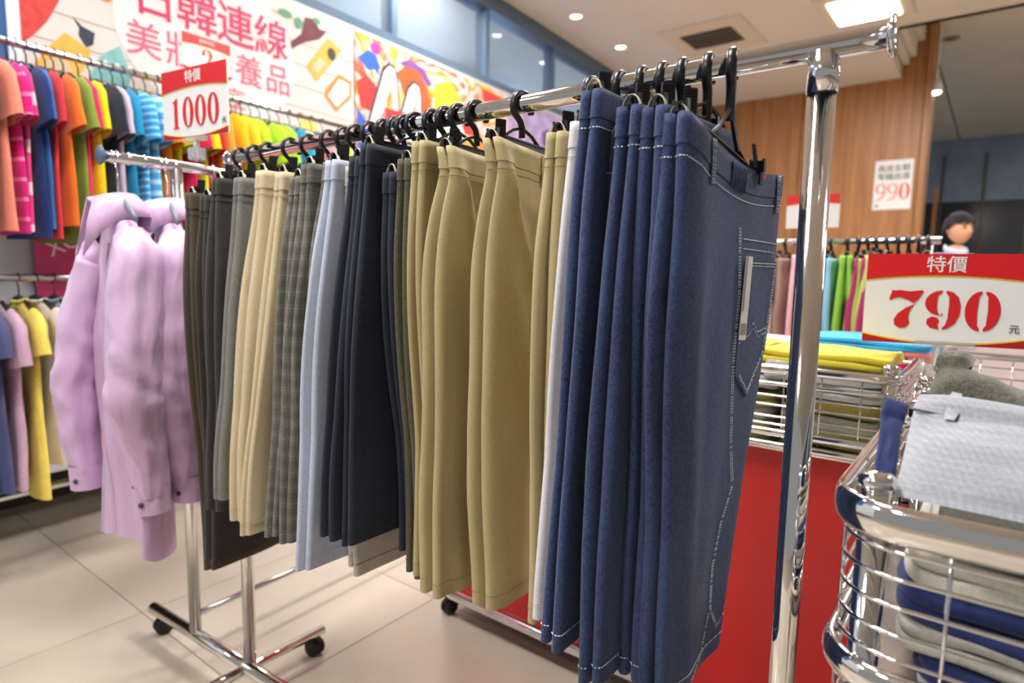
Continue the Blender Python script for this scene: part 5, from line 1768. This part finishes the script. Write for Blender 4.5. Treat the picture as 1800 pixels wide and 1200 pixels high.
skinned('trousers', tr, [(0, 1), (1, 2), (2, 3), (3, 4), (1, 5), (5, 6), (6, 7)], [(0.118, 0.148), (0.118, 0.15), 0.095, 0.070, 0.060, 0.095, 0.070, 0.060], pantm, per)
MB().tube([(0.064 * math.cos(R(a)), 0.066 * math.sin(R(a)), 1.462 - 0.022 * math.cos(R(a))) for a in range(-150, 151, 15)], 0.010, 8, flat=(0.022, 0.007), ref=(0, 0, 1)).build('collar', mat('collar_white', '#cfd8ec', 0.8), per, True)
# head with face, turned towards local +x
hv = []
seg, nr = 28, 22
hz = 1.615
rows = []
for i in range(nr + 1):
    th = math.pi * i / nr
    row = []
    for k in range(seg):
        a = 2 * math.pi * k / seg
        x, y, z_ = math.sin(th) * math.cos(a), math.sin(th) * math.sin(a), math.cos(th)
        rx = 0.098 if x > 0 else 0.100
        ry = 0.076
        rzz = 0.118
        px_, py_, pz_ = x * rx, y * ry, z_ * rzz
        if pz_ < 0:                                  # jaw narrows to the chin
            k_ = -pz_ / rzz
            py_ *= 1 - 0.32 * k_ ** 1.5
            px_ = px_ * (1 - (0.10 if x > 0 else 0.42) * k_ ** 1.3) + 0.012 * k_
        if x > 0.3:
            px_ -= 0.010 * math.exp(-((abs(py_) - 0.032) / 0.014) ** 2 - ((pz_ - 0.006) / 0.016) ** 2)     # eye sockets
            px_ += 0.026 * math.exp(-(py_ / 0.011) ** 2 - ((pz_ + 0.026) / 0.018) ** 2) + 0.010 * math.exp(-(py_ / 0.009) ** 2 - ((pz_ + 0.004) / 0.02) ** 2)   # nose
            px_ += 0.007 * math.exp(-(py_ / 0.022) ** 2 - ((pz_ + 0.064) / 0.010) ** 2)                    # lips
            px_ += 0.006 * math.exp(-(py_ / 0.02) ** 2 - ((pz_ + 0.10) / 0.014) ** 2)                      # chin
        row.append(Vector((px_ + 0.015, py_, hz + pz_)))
    rows.append(row)
v_, f_ = loft(rows)
head = obj('head', v_, f_, skin, per, True)
head.scale = (0.88, 0.88, 0.88)
head.location = (0.0, 0, 1.50 * 0.12)
for sy in (-1, 1):
    MB().lathe([(0.001, 0.008), (0.007, 0.005), (0.009, 0.0)], 12, Matrix.Translation((0.100, sy * 0.031, hz + 0.006)) @ Matrix.Rotation(math.pi / 2, 4, 'Y')).build('eye', mat('eye_dark', '#2a1d18', 0.2), head, True)
    MB().tube([(0.106, sy * 0.018, hz + 0.026), (0.104, sy * 0.034, hz + 0.030), (0.094, sy * 0.048, hz + 0.024)], 0.003, 6).build('eyebrow', hairm, head, True)
    MB().tube([(0.012, sy * 0.076, hz + 0.022), (-0.004, sy * 0.084, hz + 0.014), (-0.004, sy * 0.083, hz - 0.012), (0.008, sy * 0.076, hz - 0.028)], 0.007, 8).build('ear', skin, head, True)
MB().tube([(0.108, -0.020, hz - 0.064), (0.114, 0, hz - 0.062), (0.108, 0.020, hz - 0.064)], 0.0035, 6).build('mouth', mat('lip', '#b46a5a', 0.5), head, True)
rows = []
for i in range(13):
    th = math.pi * 0.64 * i / 12
    row = []
    for k in range(28):
        a = 2 * math.pi * k / 28
        x, y, z_ = math.sin(th) * math.cos(a), math.sin(th) * math.sin(a), math.cos(th)
        frontal = (1 + math.cos(a)) / 2
        lim = lerp(-0.085, 0.040, sst(frontal * 1.25)) + 0.008 * math.sin(9 * a)
        zz_ = z_ * 0.130
        if zz_ < lim:                                # hairline: tuck the rim onto the head
            zz_ = lim
        p = Vector((x * (0.114 if x > 0 else 0.122) + 0.010, y * 0.096, hz + zz_ * 1.03 + 0.004))
        row.append(wob(p, 34, 0.011, 3))
    rows.append(row)
v_, f_ = loft(rows)
obj('hair', v_, f_, hairm, head, True)
